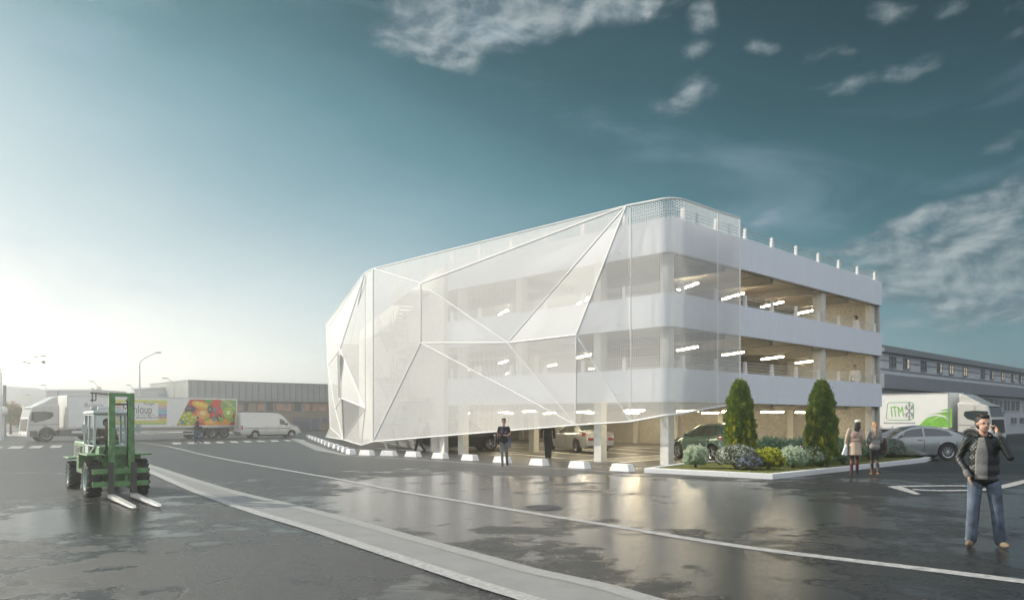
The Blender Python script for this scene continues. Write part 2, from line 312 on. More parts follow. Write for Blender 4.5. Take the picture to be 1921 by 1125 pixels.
# ceiling: ribbed deck
def ribbed(name, col, axis_rot, scale, strength=.8):
    m = bpy.data.materials.new(name); m.use_nodes = True; t = m.node_tree; b = t.nodes['Principled BSDF']; L = t.links.new
    tcn = t.nodes.new('ShaderNodeTexCoord'); w = t.nodes.new('ShaderNodeTexWave'); w.inputs['Scale'].default_value = scale; w.bands_direction = axis_rot
    L(tcn.outputs['Object'], w.inputs['Vector']); r = t.nodes.new('ShaderNodeValToRGB'); r.color_ramp.elements[0].color = (*[c*.75 for c in col], 1); r.color_ramp.elements[1].color = (*col, 1)
    L(w.outputs['Fac'], r.inputs[0]); L(r.outputs[0], b.inputs['Base Color']); bp = t.nodes.new('ShaderNodeBump'); bp.inputs['Strength'].default_value = strength; bp.inputs['Distance'].default_value = .05
    L(w.outputs['Fac'], bp.inputs['Height']); L(bp.outputs[0], b.inputs['Normal']); b.inputs['Roughness'].default_value = .5; MATS[name] = m; return m
M_deck = ribbed('ribbed_deck', (.78, .74, .64), 'Y', 1.1)
def perf(name, thr, pitch=.082, col=(.84, .84, .82)):
    m = bpy.data.materials.new(name); m.use_nodes = True; t = m.node_tree; nn = t.nodes; L = t.links.new; b = nn['Principled BSDF']
    b.inputs['Base Color'].default_value = (*col, 1); b.inputs['Roughness'].default_value = .5
    uv = nn.new('ShaderNodeUVMap'); s = nn.new('ShaderNodeSeparateXYZ'); L(uv.outputs[0], s.inputs[0]); k = 2*PI/pitch
    def mm(op, a, b_=None, c=None):
        n = nn.new('ShaderNodeMath'); n.operation = op
        for i, v in enumerate((a, b_, c)):
            if v is None: continue
            if isinstance(v, (int, float)): n.inputs[i].default_value = v
            else: L(v, n.inputs[i])
        return n.outputs[0]
    a = mm('COSINE', mm('MULTIPLY', s.outputs[0], k)); y = mm('MULTIPLY', s.outputs[1], k*.866); x = mm('MULTIPLY', s.outputs[0], k*.5)
    f = mm('ADD', a, mm('ADD', mm('COSINE', mm('ADD', x, y)), mm('COSINE', mm('SUBTRACT', x, y))))
    hole = mm('GREATER_THAN', f, thr)
    tr = nn.new('ShaderNodeBsdfTransparent'); tl = nn.new('ShaderNodeBsdfTranslucent'); tl.inputs[0].default_value = (*col, 1)
    m1 = nn.new('ShaderNodeMixShader'); m1.inputs[0].default_value = .30; L(b.outputs[0], m1.inputs[1]); L(tl.outputs[0], m1.inputs[2])
    m2 = nn.new('ShaderNodeMixShader'); L(hole, m2.inputs[0]); L(m1.outputs[0], m2.inputs[1]); L(tr.outputs[0], m2.inputs[2]); L(m2.outputs[0], nn['Material Output'].inputs[0])
    MATS[name] = m; return m
# open share: thr -0.6 ~ 50 %, 0.2 ~ 32 %, 1.0 ~ 18 %
MP = [perf('perforated_sheet_open', -.38), perf('perforated_sheet_half', .70), perf('perforated_sheet_close', 1.05), perf('perforated_sheet_dense', 1.5)]

# ------------------------------------------------------------------ ground and paint
g_ = MB(); R0 = 900
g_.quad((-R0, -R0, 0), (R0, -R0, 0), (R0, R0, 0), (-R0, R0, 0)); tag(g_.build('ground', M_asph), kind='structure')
def strip(pts, w, z, name, m, ws=None):
    b = MB(); n = len(pts); vs = []
    pts = [Vector((p[0], p[1], z)) for p in pts]
    for i, p in enumerate(pts):
        d_ = (pts[min(i+1, n-1)]-pts[max(i-1, 0)]).normalized(); nr = Vector((-d_.y, d_.x, 0))*(ws[i] if ws else w)/2
        vs += [p-nr, p+nr]
    b.add(vs, [(2*i, 2*i+2, 2*i+3, 2*i+1) for i in range(n-1)]); return tag(b.build(name, m), kind='structure')
def crv(px, n=48):  # smooth polyline through ground pixels
    P = [G(x, y) for x, y in px]; ts = np.arange(len(P)); tt = np.linspace(0, len(P)-1, n)
    out = []
    for t in tt:
        i = int(min(max(math.floor(t), 0), len(P)-2)); u = t-i
        p0 = P[max(i-1, 0)]; p1 = P[i]; p2 = P[i+1]; p3 = P[min(i+2, len(P)-1)]
        out.append(.5*((2*p1)+(-p0+p2)*u+(2*p0-5*p1+4*p2-p3)*u*u+(-p0+3*p1-3*p2+p3)*u**3))
    return out
LOW = crv([(200, 848), (279, 883), (367, 921), (471, 958), (575, 989), (679, 1023), (804, 1064), (908, 1098), (991, 1123), (1120, 1165)])
UPP = crv([(180, 841), (262, 867), (408, 914), (546, 948), (658, 977), (783, 1012), (908, 1046), (1000, 1071), (1120, 1097), (1211, 1123), (1340, 1160)])
b = MB(); n = len(LOW); b.add([(p.x, p.y, .004) for p in LOW]+[(p.x, p.y, .004) for p in UPP], [(i, i+1, n+i+1, n+i) for i in range(n-1)])
tag(b.build('drainage_channel', M_chan), kind='structure')
strip(LOW, .22, .008, 'channel_edge', M_kerbl); strip([(p.x-.0, p.y, 0) for p in UPP], .26, .008, 'channel_edge', mat('kerb_pale', (.32, .32, .31), .5, var=.15, nscale=10))
MID = crv([(250, 828), (310, 836), (379, 852), (450, 866), (558, 885), (633, 898), (741, 919), (866, 940), (1000, 962), (1144, 985), (1288, 1009), (1422, 1029), (1575, 1048), (1719, 1065), (1921, 1090), (2100, 1110)], 80)
strip(MID, .2, .004, 'lane_line', M_line, ws=[.12+.14*i/79 for i in range(80)])
def dash(x0, x1, y0, y1, sk):
    b = MB(); A = [G(x0, y1), G(x1-sk, y1), G(x1, y0), G(x0+sk, y0)] if sk > 0 else [G(x0-sk, y1), G(x1-2, y1), G(x1+sk-2, y0), G(x0, y0)]; b.add([(p.x, p.y, .004) for p in A], [(0, 1, 2, 3)]); return b
for (x0, x1, y0, y1, sk) in [(-30, 8, 837, 841.5, 9), (13, 47, 836.5, 841, 9), (53, 83, 835.6, 840.3, 8), (92, 118, 835, 839.5, 6), (323, 342, 829.5, 833, -1), (351, 372, 829, 832.5, -3), (381, 398, 828.5, 832, -4), (404, 424, 827.8, 831, -5), (429, 451, 827, 830, -6), (455, 476, 826.6, 829.2, -6), (479, 502, 826, 828.6, -7), (504, 527, 825.3, 828, -8), (530, 551, 824.8, 827.3, -8), (555, 577, 824.2, 826.6, -8)]:
    tag(dash(x0, x1, y0, y1, sk).build('crossing_dash', M_line), kind='structure')
def gpoly(px, name, m, z=.004):
    b = MB(); A = [G(x, y) for x, y in px]; b.add([(p.x, p.y, z) for p in A], [tuple(range(len(A)))[::-1]]); return tag(b.build(name, m, fixn=True), kind='structure')
gpoly([(1664, 912), (1688, 910.5), (1728, 926.5), (1716, 927)], 'lane_marking', M_line)
strip(crv([(1690, 911.8), (1760, 911), (1815, 911)], 8), .28, .006, 'lane_marking', M_line)
strip(crv([(1712, 918), (1760, 920), (1830, 919), (1870, 915), (1921, 903), (2000, 884)], 30), .30, .007, 'lane_marking', M_line)
# manhole
mh = MB(); c = G(1018, 952); mh.lathe([(0.001, .012), (.37, .012), (.38, .006), (.40, .006)], 'z', (c.x, c.y, 0), 40)
tag(mh.build('manhole_cover', mat('cast_iron', (.16, .16, .155), .55, metal=.2, var=.2, bump=.4, bscale=20)), 'round cast iron manhole cover in the wet road below the woman in black tee', 'manhole')
mo = bpy.data.objects['manhole_cover']; gr = MB()
for i in range(-5, 6):
    L_ = math.sqrt(max(.34**2-(i*.062)**2, 0)); gr.beam((c.x-L_, c.y+i*.062, .016), (c.x+L_, c.y+i*.062, .016), .02, .012)
gr.build('grating_ribs', MATS['cast_iron'], mo)
# distant pavement
gpoly([(-200, 821.5), (565, 812), (565, 808.5), (-200, 812)], 'pavement', mat('pavement_pale', (.42, .41, .39), .7, var=.1), .05)
# ================================================================== the car park
K = Vector((5.73, 28.2, 0)); AR = math.radians(44.46)
dR = Vector((math.cos(AR), math.sin(AR), 0)); dL = Vector((-math.sin(AR), math.cos(AR), 0))
def toloc(p): q = Vector(p)-K; return Vector((q.dot(dR), q.dot(dL), q.z))
def toworld(t, s, z=0): return K+dR*t+dL*s+Vector((0, 0, z))
GAR = empty('car_park', K, AR, 'white multi-storey car park behind a folded perforated metal screen, three parapet bands', 'parking garage')
TE = 19.9; 
ARC = [(.3-.3*math.sin(a), .3-.3*math.cos(a)) for a in [PI/2*i/6 for i in range(7)]]   # (.8,0)->(0,.8)
EDIR = Vector((13.4, 27.5, 0)).normalized(); ENRM = Vector((-EDIR.y, EDIR.x, 0))
def offpath(pts, d):  # offset a 2D polyline to the inside (right hand of travel)
    out = []; n = len(pts)
    for i in range(n):
        a = Vector(pts[max(i-1, 0)]); b_ = Vector(pts[i]); c_ = Vector(pts[min(i+1, n-1)])
        d1 = (b_-a).normalized() if i > 0 else (c_-b_).normalized(); d2 = (c_-b_).normalized() if i < n-1 else d1
        n1 = Vector((d1.y, -d1.x)); n2 = Vector((d2.y, -d2.x)); m = (n1+n2).normalized(); out.append(b_+m*(d/max(.4, m.dot(n1))))
    return out
def wallpath(pts, th, z0, z1, name, m, parent=GAR, smooth=30):
    b = MB(); I = offpath(pts, th); n = len(pts)
    for z in (z0, z1):
        b.v += [(p[0], p[1], z) for p in pts]; b.v += [(p[0], p[1], z) for p in I]
    for i in range(n-1):
        b.f += [(i, i+1, 2*n+i+1, 2*n+i), (n+i+1, n+i, 3*n+i, 3*n+i+1), (2*n+i, 2*n+i+1, 3*n+i+1, 3*n+i), (i+1, i, n+i, n+i+1)]
    b.f += [(0, 2*n, 3*n, n), (n-1, 2*n-1, 4*n-1, 3*n-1)]; b.m = [0]*len(b.f)
    return b.build(name, m, parent, smooth, True)
FACE = [(TE, 0)]+[(t, s) for t, s in ARC]+[(0, 12.5)]
LV = [(2.33, 3.56, 2.77), (5.07, 6.29, 5.5), (7.77, 9.03, 8.2)]
for z0, z1, fl in LV:
    wallpath(FACE, .18, z0, z1, 'parapet_band', M_white)
for z0, z1, fl in LV:
    b = MB(); poly = [(.25, .2), (TE-.2, .2), (TE-.2, 42.8), (13.3, 39.8), (.2, 12.4), (.2, .25)]
    b.prism([(x, y, fl-.28) for x, y in poly], (0, 0, .28)); b.m[0] = 1
    b.build('floor_slab', [M_floor, M_deck], GAR)
    bm = MB()
    for t in (3.9, 7.9, 11.9, 15.9): bm.box(t, t+.25, .25, 42 if t > 12 else (14+t*1.9), fl-.62, fl-.285)
    for s in (8, 20, 31): bm.box(.4 if s < 12 else (s-11)*.5+.3, TE-.2, s, s+.3, fl-.66, fl-.30)
    bm.box(.9, TE-.25, .2, .42, fl-.40, fl-.285)
    bm.build('ceiling_beams', M_beam, GAR)
# solid walls
b = MB(); b.box(TE-.2+.002, TE+.04, .12, 43, 0, 9.0); b.box(13, TE-.2, 42.8, 43, 0, 8.2); b.build('end_wall', M_speck, GAR)
M_core = mat('core_render', (.66, .65, .61), .8, var=.06, nscale=3)
p0 = Vector((0, 12.5)); p1 = Vector((13.4, 40))
wallpath([(13.4, 40), (6.0, 24.81)], .2, 0, 9.03, 'stair_wall', M_core, smooth=None)
wallpath([(6.0, 24.81), (0.002, 12.5)], .2, 0, 9.03, 'stair_wall', M_core, smooth=None)
# doors on the stair wall
def Ew(k, out, z): v = Vector((0, 12.5, 0))+EDIR*k+ENRM*out; return (v.x, v.y, z)
for z in (0.02, 2.77, 5.5):
    d_ = MB(); d_.hexa([Ew(3.2, .003, z), Ew(4.1, .003, z), Ew(4.1, .05, z), Ew(3.2, .05, z), Ew(3.2, .003, z+2.05), Ew(4.1, .003, z+2.05), Ew(4.1, .05, z+2.05), Ew(3.2, .05, z+2.05)])
    do = d_.build('door', mat('door_grey', (.35, .37, .37), .5) if z > 1 else mat('door_dark', (.07, .08, .08), .4), GAR, fixn=True)
    h = MB(); h.tube(Ew(3.35, .06, z+1.0), Ew(3.5, .06, z+1.0), .015); h.build('handle', M_chr, do)
# columns
def column(t, s, z0, z1, w=.36, w2=None):
    b = MB(); b.box(t-w/2, t+w/2, s-(w2 or w)/2, s+(w2 or w)/2, z0, z1); b.build('column', M_conc, GAR)
segs = [(0, 2.33), (2.77, 5.07), (5.5, 7.77)]
for z0, z1 in segs:
    for (t, s) in [(.52, .52), (.42, 3.6), (.42, 11.9), (13.2, .45), (19.42, .45), (4.6, 11.3), (12.4, 8.0), (8.6, 20), (16.5, 20), (16.5, 31), (.42, 8.0)]:
        if (t, s) == (.42, 8.0) and z0 == 0: continue
        column(t, s, z0, z1, .36 if (t, s) != (13.2, .45) else .44)
    for u in (.5, 4.94, 9.5, 13, 16, 21, 27, 34): column(TE-.38, u, z0, z1, .22, .34)
# railings: posts and rails
PR = [.95+2.28*k for k in range(9)]; PL = [2.17+2.06*k for k in range(5)]+[12.35]
def post(t, s, z, rot):
    b = MB(); w0, w1, d0, d1 = (.085, .05, .06, .05)
    if not rot: b.hexa([(t-w0, s-d0, z), (t+w0, s-d0, z), (t+w0, s+d0, z), (t-w0, s+d0, z), (t-w1, s-d1, z+.48), (t+w1, s-d1, z+.48), (t+w1, s+d1, z+.48), (t-w1, s+d1, z+.48)])
    else: b.hexa([(t-d0, s-w0, z), (t+d0, s-w0, z), (t+d0, s+w0, z), (t-d0, s+w0, z), (t-d1, s-w1, z+.48), (t+d1, s-w1, z+.48), (t+d1, s+w1, z+.48), (t-d1, s+w1, z+.48)])
    b.build('railing_post', M_steel, GAR)
for z0, z1, fl in LV:
    for t in PR: post(t, .12, z1, False)
    for s in PL: post(.12, s, z1, True)
    b = MB()
    for h in (.08, .20, .32, .44):
        zz = z1+h; b.path([(TE-.1, .12, zz)]+[(t+.09, s+.09, zz) for t, s in ARC]+[(.12, 12.4, zz)], .014, 5)
    b.build('railing_rails', M_railm, GAR)
# fluorescent tubes
LA = math.atan2(.86, .508); ld = Vector((math.cos(LA), math.sin(LA), 0))
nlamp = 0
for z0, z1, fl in LV:
    for s in (2.9, 8.8, 14.5, 22):
        for k in range(5):
            t = 1.7+3.85*k
            if fl > 3 and (k == 0 or (s == 8.8 and k > 1)): continue
            if s > 12 and t < (s-12.5)*.49+2.5: continue
            c = Vector((t, s, fl-.74)); p = c-ld*.95; q = c+ld*.95
            b = MB(); b.beam(p, q, .09, .06); h = b.build('fluorescent_light', M_lampw, GAR)
            b = MB(); b.beam(p+Vector((0, 0, .042)), q+Vector((0, 0, .042)), .05, .022); b.tube(p.lerp(q, .2)+Vector((0, 0, .05)), p.lerp(q, .2)+Vector((0, 0, .45)), .008); b.tube(p.lerp(q, .8)+Vector((0, 0, .05)), p.lerp(q, .8)+Vector((0, 0, .45)), .008); b.build('lamp_housing', M_lampb, h); nlamp += 1
# pipes and cable trays under the first ceiling
b = MB()
for s, z in ((1.3, 2.34), (1.75, 2.38), (4.6, 2.33)): b.tube((1.2, s, z), (TE-.25, s, z), .035, .035, 8)
b.build('ceiling_pipes', M_railm, GAR)
# stairs between wall and screen
M_st = mat('stair_steel', (.50, .50, .48), .5, metal=.2, var=.05)
for lv, z in enumerate((2.77, 5.5, 8.2)):
    b = MB(); b.hexa([Ew(2.9, .02, z-.16), Ew(7.4, .02, z-.16), Ew(7.4, 1.4, z-.16), Ew(2.9, 1.4, z-.16), Ew(2.9, .02, z), Ew(7.4, .02, z), Ew(7.4, 1.4, z), Ew(2.9, 1.4, z)])
    b.build('stair_landing', M_core, GAR, fixn=True)
    b = MB()
    for i in range(7): b.tube(Ew(2.9, 1.37, z+.12+.16*i), Ew(7.4, 1.37, z+.12+.16*i), .02, .02, 5)
    for k in (2.9, 4.4, 5.9, 7.4): b.tube(Ew(k, 1.37, z), Ew(k, 1.37, z+1.12), .025, .025, 6)
    b.build('landing_railing', M_st, GAR)
zs = (0, 2.77, 5.5, 8.2)
for i in range(3):
    za, zb = zs[i], zs[i+1]; zm = (za+zb)/2
    for (k0, k1, a, c_, o0) in ((7.5, 11.0, za, zm, .95), (11.0, 7.5, zm, zb, .15)):
        b = MB(); n = 8
        for j in range(n):
            ka = k0+(k1-k0)*j/n; kb = k0+(k1-k0)*(j+1)/n; z = a+(c_-a)*(j+1)/n; lo, hi = min(ka, kb), max(ka, kb)
            b.hexa([Ew(lo, o0, z-.05), Ew(hi, o0, z-.05), Ew(hi, o0+.7, z-.05), Ew(lo, o0+.7, z-.05), Ew(lo, o0, z), Ew(hi, o0, z), Ew(hi, o0+.7, z), Ew(lo, o0+.7, z)])
        for oo in (o0, o0+.7):
            b.beam(Ew(k0, oo, a-.02), Ew(k1, oo, c_-.02), .05, .22); b.tube(Ew(k0, oo, a+.95), Ew(k1, oo, c_+.95), .02, .02, 6)
            for f_ in (0, .25, .5, .75, 1): b.tube(Ew(k0+(k1-k0)*f_, oo, a+(c_-a)*f_), Ew(k0+(k1-k0)*f_, oo, a+(c_-a)*f_+.95), .015, .015, 5)
        b.build('stair_flight', M_st, GAR, fixn=True)
    b = MB(); b.hexa([Ew(11.0, .1, zm-.12), Ew(12.1, .1, zm-.12), Ew(12.1, 1.7, zm-.12), Ew(11.0, 1.7, zm-.12), Ew(11.0, .1, zm), Ew(12.1, .1, zm), Ew(12.1, 1.7, zm), Ew(11.0, 1.7, zm)]); b.build('stair_landing', M_st, GAR, fixn=True)
# ------------------------------------------------------------------ folded screen
def ray(px, py): return Vector(((px-CX)/F, 1.0, (HY-py)/F))
O_ = Vector((0, 0, EYE))
def onplane(px, py, p, nrm):  # world point
    r = ray(px, py); k = (Vector(p)-O_).dot(nrm)/r.dot(nrm); return O_+r*k
def Lp(px, py, off=0): return toloc(onplane(px, py, toworld(-.35-off, 0), dR))
def Rp(px, py, off=0): return toloc(onplane(px, py, toworld(0, -.35-off), dL))
CN = onplane(693, 509, toworld(-.35, 0), dR); CN.z = 0
L0w = Vector((-16.0, 67.0, 0)); ed = (L0w-CN).normalized(); en = Vector((-ed.y, ed.x, 0))
def Ep(px, py, off=0): return toloc(onplane(px, py, CN+en*off, en))
V_ = dict(A=Lp(1175, 386), U=Lp(700, 504), S=Lp(789.5, 531.5), Q=Lp(952, 643, -.05), P=Lp(1081, 628, .22), R=Lp(789.5, 643, .1), V=Lp(700, 828), W=Lp(1080, 797), X=Lp(1183, 790.5))
# end side
U2 = Ep(685, 511); V2 = Ep(685.5, 765); VB = Ep(678, 834.5); T0 = Ep(612, 607); G1 = Ep(638, 655, .9); H1 = Ep(615, 685, .3); I1 = Ep(629, 767, .5); J1 = Ep(641, 747, 1.0); B0 = Ep(611, 819, .0); B1 = Ep(644.5, 824.5, .5); B2 = Ep(619, 801, .3); V_['G0'] = Ep(617, 612)
def lift(v, dz=0): return Vector((v.x, v.y, v.z+dz))
nb = 0
def bar(a, b_, r=.030):
    m = MB(); m.tube(a, b_, r, r, 8); m.build('frame_bar', M_steel, GAR, 60)
def panel(pts, mi):
    b = MB(); pts = [Vector(p) for p in pts]
    n = Vector((0, 0, 0))
    for i in range(1, len(pts)-1): n += (pts[i]-pts[0]).cross(pts[i+1]-pts[0])
    n.normalize(); u = Vector((0, 0, 1)).cross(n)
    u = u.normalized() if u.length > .1 else Vector((1, 0, 0)); v = n.cross(u)
    b.add(pts, [tuple(range(len(pts)))]); b.uv = [(p.dot(u), p.dot(v)) for p in pts]; return b.build('screen_panel', MP[mi], GAR)
v = V_
for tri, mi in (('AUS', 2), ('ASQ', 1), ('AQP', 1), ('SRQ', 1), ('USR', 2), ('URV', 2), ('VRW', 2), ('RQW', 1), ('QPW', 1), ('PXW', 0), ('APX', 0)):
    panel([v[c] for c in tri], mi)
for e_ in ('AU', 'AS', 'AQ', 'AP', 'US', 'SR', 'SQ', 'RQ', 'QP', 'UV', 'RV', 'RW', 'QW', 'PW', 'PX', 'VW', 'WX'): bar(v[e_[0]], v[e_[1]])
# corner strip: from A/X round the corner to the free edge
ZT = 9.57; top = [(v['A'].x, v['A'].y, v['A'].z), (-.35, .9, ZT)]; 
arcm = [(.3-.65*math.cos(a), .3-.65*math.sin(a)) for a in [PI/2*i/8 for i in range(9)]]
E_t = Rp(1388, 407).x
path = [(v['A'].x, v['A'].y)]+arcm+[(2.6, -.35), (E_t, -.35)]
ztop = [v['A'].z]+[ZT+.02]*len(arcm)+[ZT+.03, ZT+.06]
dist = [0]
for a, b_ in zip(path, path[1:]): dist.append(dist[-1]+math.hypot(b_[0]-a[0], b_[1]-a[1]))
zc = Rp(1258, 771).z
pb = [(v['X'].x, v['X'].y)]+path[1:]
db = [0]
for a, b_ in zip(pb, pb[1:]): db.append(db[-1]+math.hypot(b_[0]-a[0], b_[1]-a[1]))
zb_ = [v['X'].z+(2.33-v['X'].z)*min(1, (d_/db[-1])**.85) for d_ in db]
nP = len(path)
b = MB(); b.add([(x, y, z) for (x, y), z in zip(pb, zb_)]+[(x, y, z) for (x, y), z in zip(path, ztop)], [(i, i+1, nP+i+1, nP+i) for i in range(nP-1)])
b.uv = [(d_, z) for d_, z in zip(dist, zb_)]+[(d_, z) for d_, z in zip(dist, ztop)]
b.build('screen_panel', MP[0], GAR, 60)
mt = MB(); mt.path([(x, y, z) for (x, y), z in zip(path, ztop)], .04, 8); mt.build('frame_bar', M_steel, GAR, 60)
mt = MB(); mt.path([(x, y, z) for (x, y), z in zip(pb, zb_)], .04, 8); mt.build('frame_bar', M_steel, GAR, 60)
bar((E_t, -.35, 2.33), (E_t, -.35, ztop[-1]), .035); bar((2.6, -.36, 2.22), (2.6, -.36, 9.6), .022)
bar(v['X'], (v['X'].x-.0, v['X'].y, 9.55), .022)
# end side panels
for pts, mi in (([v['U'], U2, V2, v['V']], 2), ([v['V'], V2, VB], 2), ([U2, T0, v['G0']], 3), ([U2, v['G0'], G1], 2), ([v['G0'], T0, H1], 2), ([v['G0'], H1, G1], 2), ([U2, G1, V2], 2), ([G1, H1, I1, J1], 1), ([H1, B2, I1], 2),
                ([G1, J1, V2], 1), ([J1, B1, V2], 2), ([V2, B1, VB], 2), ([J1, I1, B1], 2), ([I1, B2, B1], 2), ([B2, B0, B1], 1)):
    panel(pts, mi)
for a, b_ in ((v['U'], U2), (U2, V2), (V2, VB), (v['V'], VB), (U2, T0), (U2, v['G0']), (v['G0'], T0), (v['G0'], G1), (U2, G1), (G1, V2), (G1, H1), (v['G0'], H1), (H1, I1), (H1, B2), (G1, J1), (J1, I1), (J1, V2), (J1, B1), (I1, B1), (B2, B0), (B2, B1), (V2, B1), (B1, VB), (B0, B1), (T0, H1)):
    bar(a, b_, .034)
bar(Ep(651, 678, .5), Ep(683, 515, .1), .035)
# grey upright slit panel in the end side
b = MB(); q = [Ep(632.5, 664, 1.0), Ep(636.5, 664, 1.0), Ep(638.5, 745, 1.05), Ep(634.5, 745, 1.05)]; b.add(q, [(0, 1, 2, 3)]); b.build('shutter', mat('shutter_grey', (.22, .23, .22), .5), GAR)
# internal struts that carry the screen
b = MB()
for s in (2.3, 6, 10, 14.5, 18):
    for z in (2.6, 5.3, 8.0): b.tube((-.33, s, z), (.05, min(s, 12.4) if s < 12.5 else s, z), .03, .03, 6)
b.build('screen_brackets', M_steel, GAR)
# ------------------------------------------------------------------ planter
pl = [(-3.35, -1.25), (-3.0, -5.45), (9.3, -5.55), (11.6, -5.1), (13.2, -4.2), (13.9, -3.0), (13.9, -.6), (.2, -.5)]
PLw = [toworld(x, y) for x, y in pl]; PLN = empty('planter', toworld(4, -3.5), 0, 'low planter bed with a white kerb at the foot of the car park corner', 'planter')
pc = toworld(4, -3.5); q = [(p-pc) for p in PLw]
ins = []
n = len(q)
for i in range(n):
    a, b_, c_ = q[i-1], q[i], q[(i+1) % n]; d1 = (b_-a).normalized(); d2 = (c_-b_).normalized(); m_ = (Vector((-d1.y, d1.x, 0))+Vector((-d2.y, d2.x, 0))).normalized(); k_ = m_.dot(Vector((-d1.y, d1.x, 0))); ins.append(b_+m_*.22/max(k_, .5))
b = MB(); H_ = .15
b.v = [(*p.xy, 0) for p in q]+[(*p.xy, H_) for p in q]+[(*p.xy, H_) for p in ins]+[(*p.xy, 0) for p in ins]
for i in range(n): j = (i+1) % n; b.f += [(i, j, n+j, n+i), (n+i, n+j, 2*n+j, 2*n+i), (2*n+i, 2*n+j, 3*n+j, 3*n+i)]
b.m = [0]*len(b.f); o = b.build('kerb', mat('planter_kerb', (.72, .73, .73), .6, var=.08, nscale=12, bump=.25), PLN, fixn=True); bev(o, .015, 2)
M_moss = mat('mossy_soil', (.17, .17, .035), .95, var=.65, nscale=2.2, bump=.6, bscale=40, detail=9)
b = MB(); b.add([(*p.xy, .12) for p in ins], [tuple(range(n))]); b.build('soil', M_moss, PLN)
def inpoly(x, y, P):
    c_ = False
    for i in range(len(P)):
        x1, y1 = P[i].x, P[i].y; x2, y2 = P[i-1].x, P[i-1].y
        if (y1 > y) != (y2 > y) and x < (x2-x1)*(y-y1)/(y2-y1)+x1: c_ = not c_
    return c_
INW = [p+pc for p in ins]
vs = []; fs = []
while len(fs) < 14000:
    x = random.uniform(3, 20); y = random.uniform(22, 38)
    if not inpoly(x, y, INW): continue
    a = random.uniform(0, 2*PI); h = random.uniform(.02, .06); w = .006; k = len(vs); ox, oy = random.uniform(-.03, .03), random.uniform(-.03, .03)
    vs += [(x-w*math.cos(a), y-w*math.sin(a), .12), (x+w*math.cos(a), y+w*math.sin(a), .12), (x+ox, y+oy, .12+h)]; fs.append((k, k+1, k+2))
b = MB(); b.v = vs; b.f = fs; b.m = [0]*len(fs); tag(b.build('grass', mat('grass_blades', (.16, .19, .04), .8, var=.6, nscale=1.5)), 'short mossy grass covering the planter soil', 'grass', kind='stuff')
# ------------------------------------------------------------------ plants
def leafmat(name, col, var=.45, tr=.25): return mat(name, col, .65, var=var, nscale=7, transl=tr, detail=3)
def scatter(pts, dirs, ln, wd, lift_=.2):
    n = len(pts); r = RNG.normal(size=(n, 3)); side = np.cross(dirs, r); side /= np.linalg.norm(side, axis=1)[:, None]+1e-9
    ln = ln*RNG.uniform(.6, 1.3, n)[:, None]; wd = wd*RNG.uniform(.7, 1.2, n)[:, None]
    a = pts; m_ = pts+dirs*ln*.5; tip = pts+dirs*ln
    V = np.stack([a, m_+side*wd*.5, tip, m_-side*wd*.5], 1).reshape(-1, 3); Fc = np.arange(4*n).reshape(-1, 4); return V, Fc
def npmesh(name, V, Fc, mats, mi=None, parent=None):
    me = bpy.data.meshes.new(name); me.vertices.add(len(V)); me.vertices.foreach_set('co', V.astype(np.float32).ravel())
    me.loops.add(Fc.size); me.loops.foreach_set('vertex_index', Fc.astype(np.int32).ravel()); me.polygons.add(len(Fc)); me.polygons.foreach_set('loop_start', np.arange(0, Fc.size, Fc.shape[1], dtype=np.int32))
    for m in mats: me.materials.append(m)
    if mi is not None: me.polygons.foreach_set('material_index', mi.astype(np.int32))
    me.update(calc_edges=True); o = bpy.data.objects.new(name, me); COL.objects.link(o); o.parent = parent; return o
def norm(a): return a/(np.linalg.norm(a, axis=1)[:, None]+1e-9)
M_trunk = mat('bark', (.12, .09, .06), .9, var=.3, nscale=20, bump=.5)
def cypress(px, pxtop, ytop, ybase, halfw_px, label):
    g = G(px, ybase, .12); z1 = EYE+(HY-ytop)*g.y/F; rad = halfw_px*g.y/F
    root = empty('cypress_tree', (g.x, g.y, .12), random.uniform(0, 6), label, 'cypress', 'clipped cypress trees in the planter'); H = z1-.12
    b = MB(); b.tube((0, 0, -.02), (0, 0, H*.8), .07, .02, 8); b.build('trunk', M_trunk, root)
    n = 950; h = RNG.uniform(0.03, .985, n)**.85
    def prof(h): return rad*np.interp(h, [0, .05, .2, .45, .65, .8, .9, .96, 1], [.72, .86, 1, .96, .82, .62, .42, .26, .06])
    th = RNG.uniform(0, 2*PI, n); lump = 1+.06*RNG.normal(size=n)+.08*np.sin(th*5+h*21)+.07*np.sin(th*3-h*33+1); rr = prof(h)*lump*np.sqrt(RNG.uniform(.45, 1, n))
    c = np.stack([rr*np.cos(th), rr*np.sin(th), h*H], 1)
    out = np.stack([np.cos(th), np.sin(th), np.full(n, 0)], 1)
    K_ = 74; pts = np.repeat(c, K_, 0); o = np.repeat(out, K_, 0)
    pts = pts+RNG.normal(size=pts.shape)*np.array([.030, .030, .055])+o*.02; dirs = norm(o*.75+np.array([0, 0, .9])+RNG.normal(size=pts.shape)*.42)
    keep = RNG.uniform(size=len(pts)) < 1; V, Fc = scatter(pts, dirs, .085, .028); mi = np.repeat((RNG.uniform(size=n)*1.0 < .33).astype(int), K_)
    young = (np.repeat(h, K_) < .55) & (np.repeat(RNG.uniform(size=n), K_) < .18); mi[young] = 2
    npmesh('crown', V, Fc, [leafmat('cypress_green', (.13, .21, .035)), leafmat('cypress_olive', (.28, .33, .05)), leafmat('cypress_yellow', (.62, .58, .06))], mi, root)
cypress(1388, 1385, 717, 872, 25, 'tall clipped cypress with yellow new growth, left one, behind the white-flowered shrub')
cypress(1541, 1539, 718, 874, 25, 'tall darker olive cypress, right one, between the parapet bands and the two walking women')
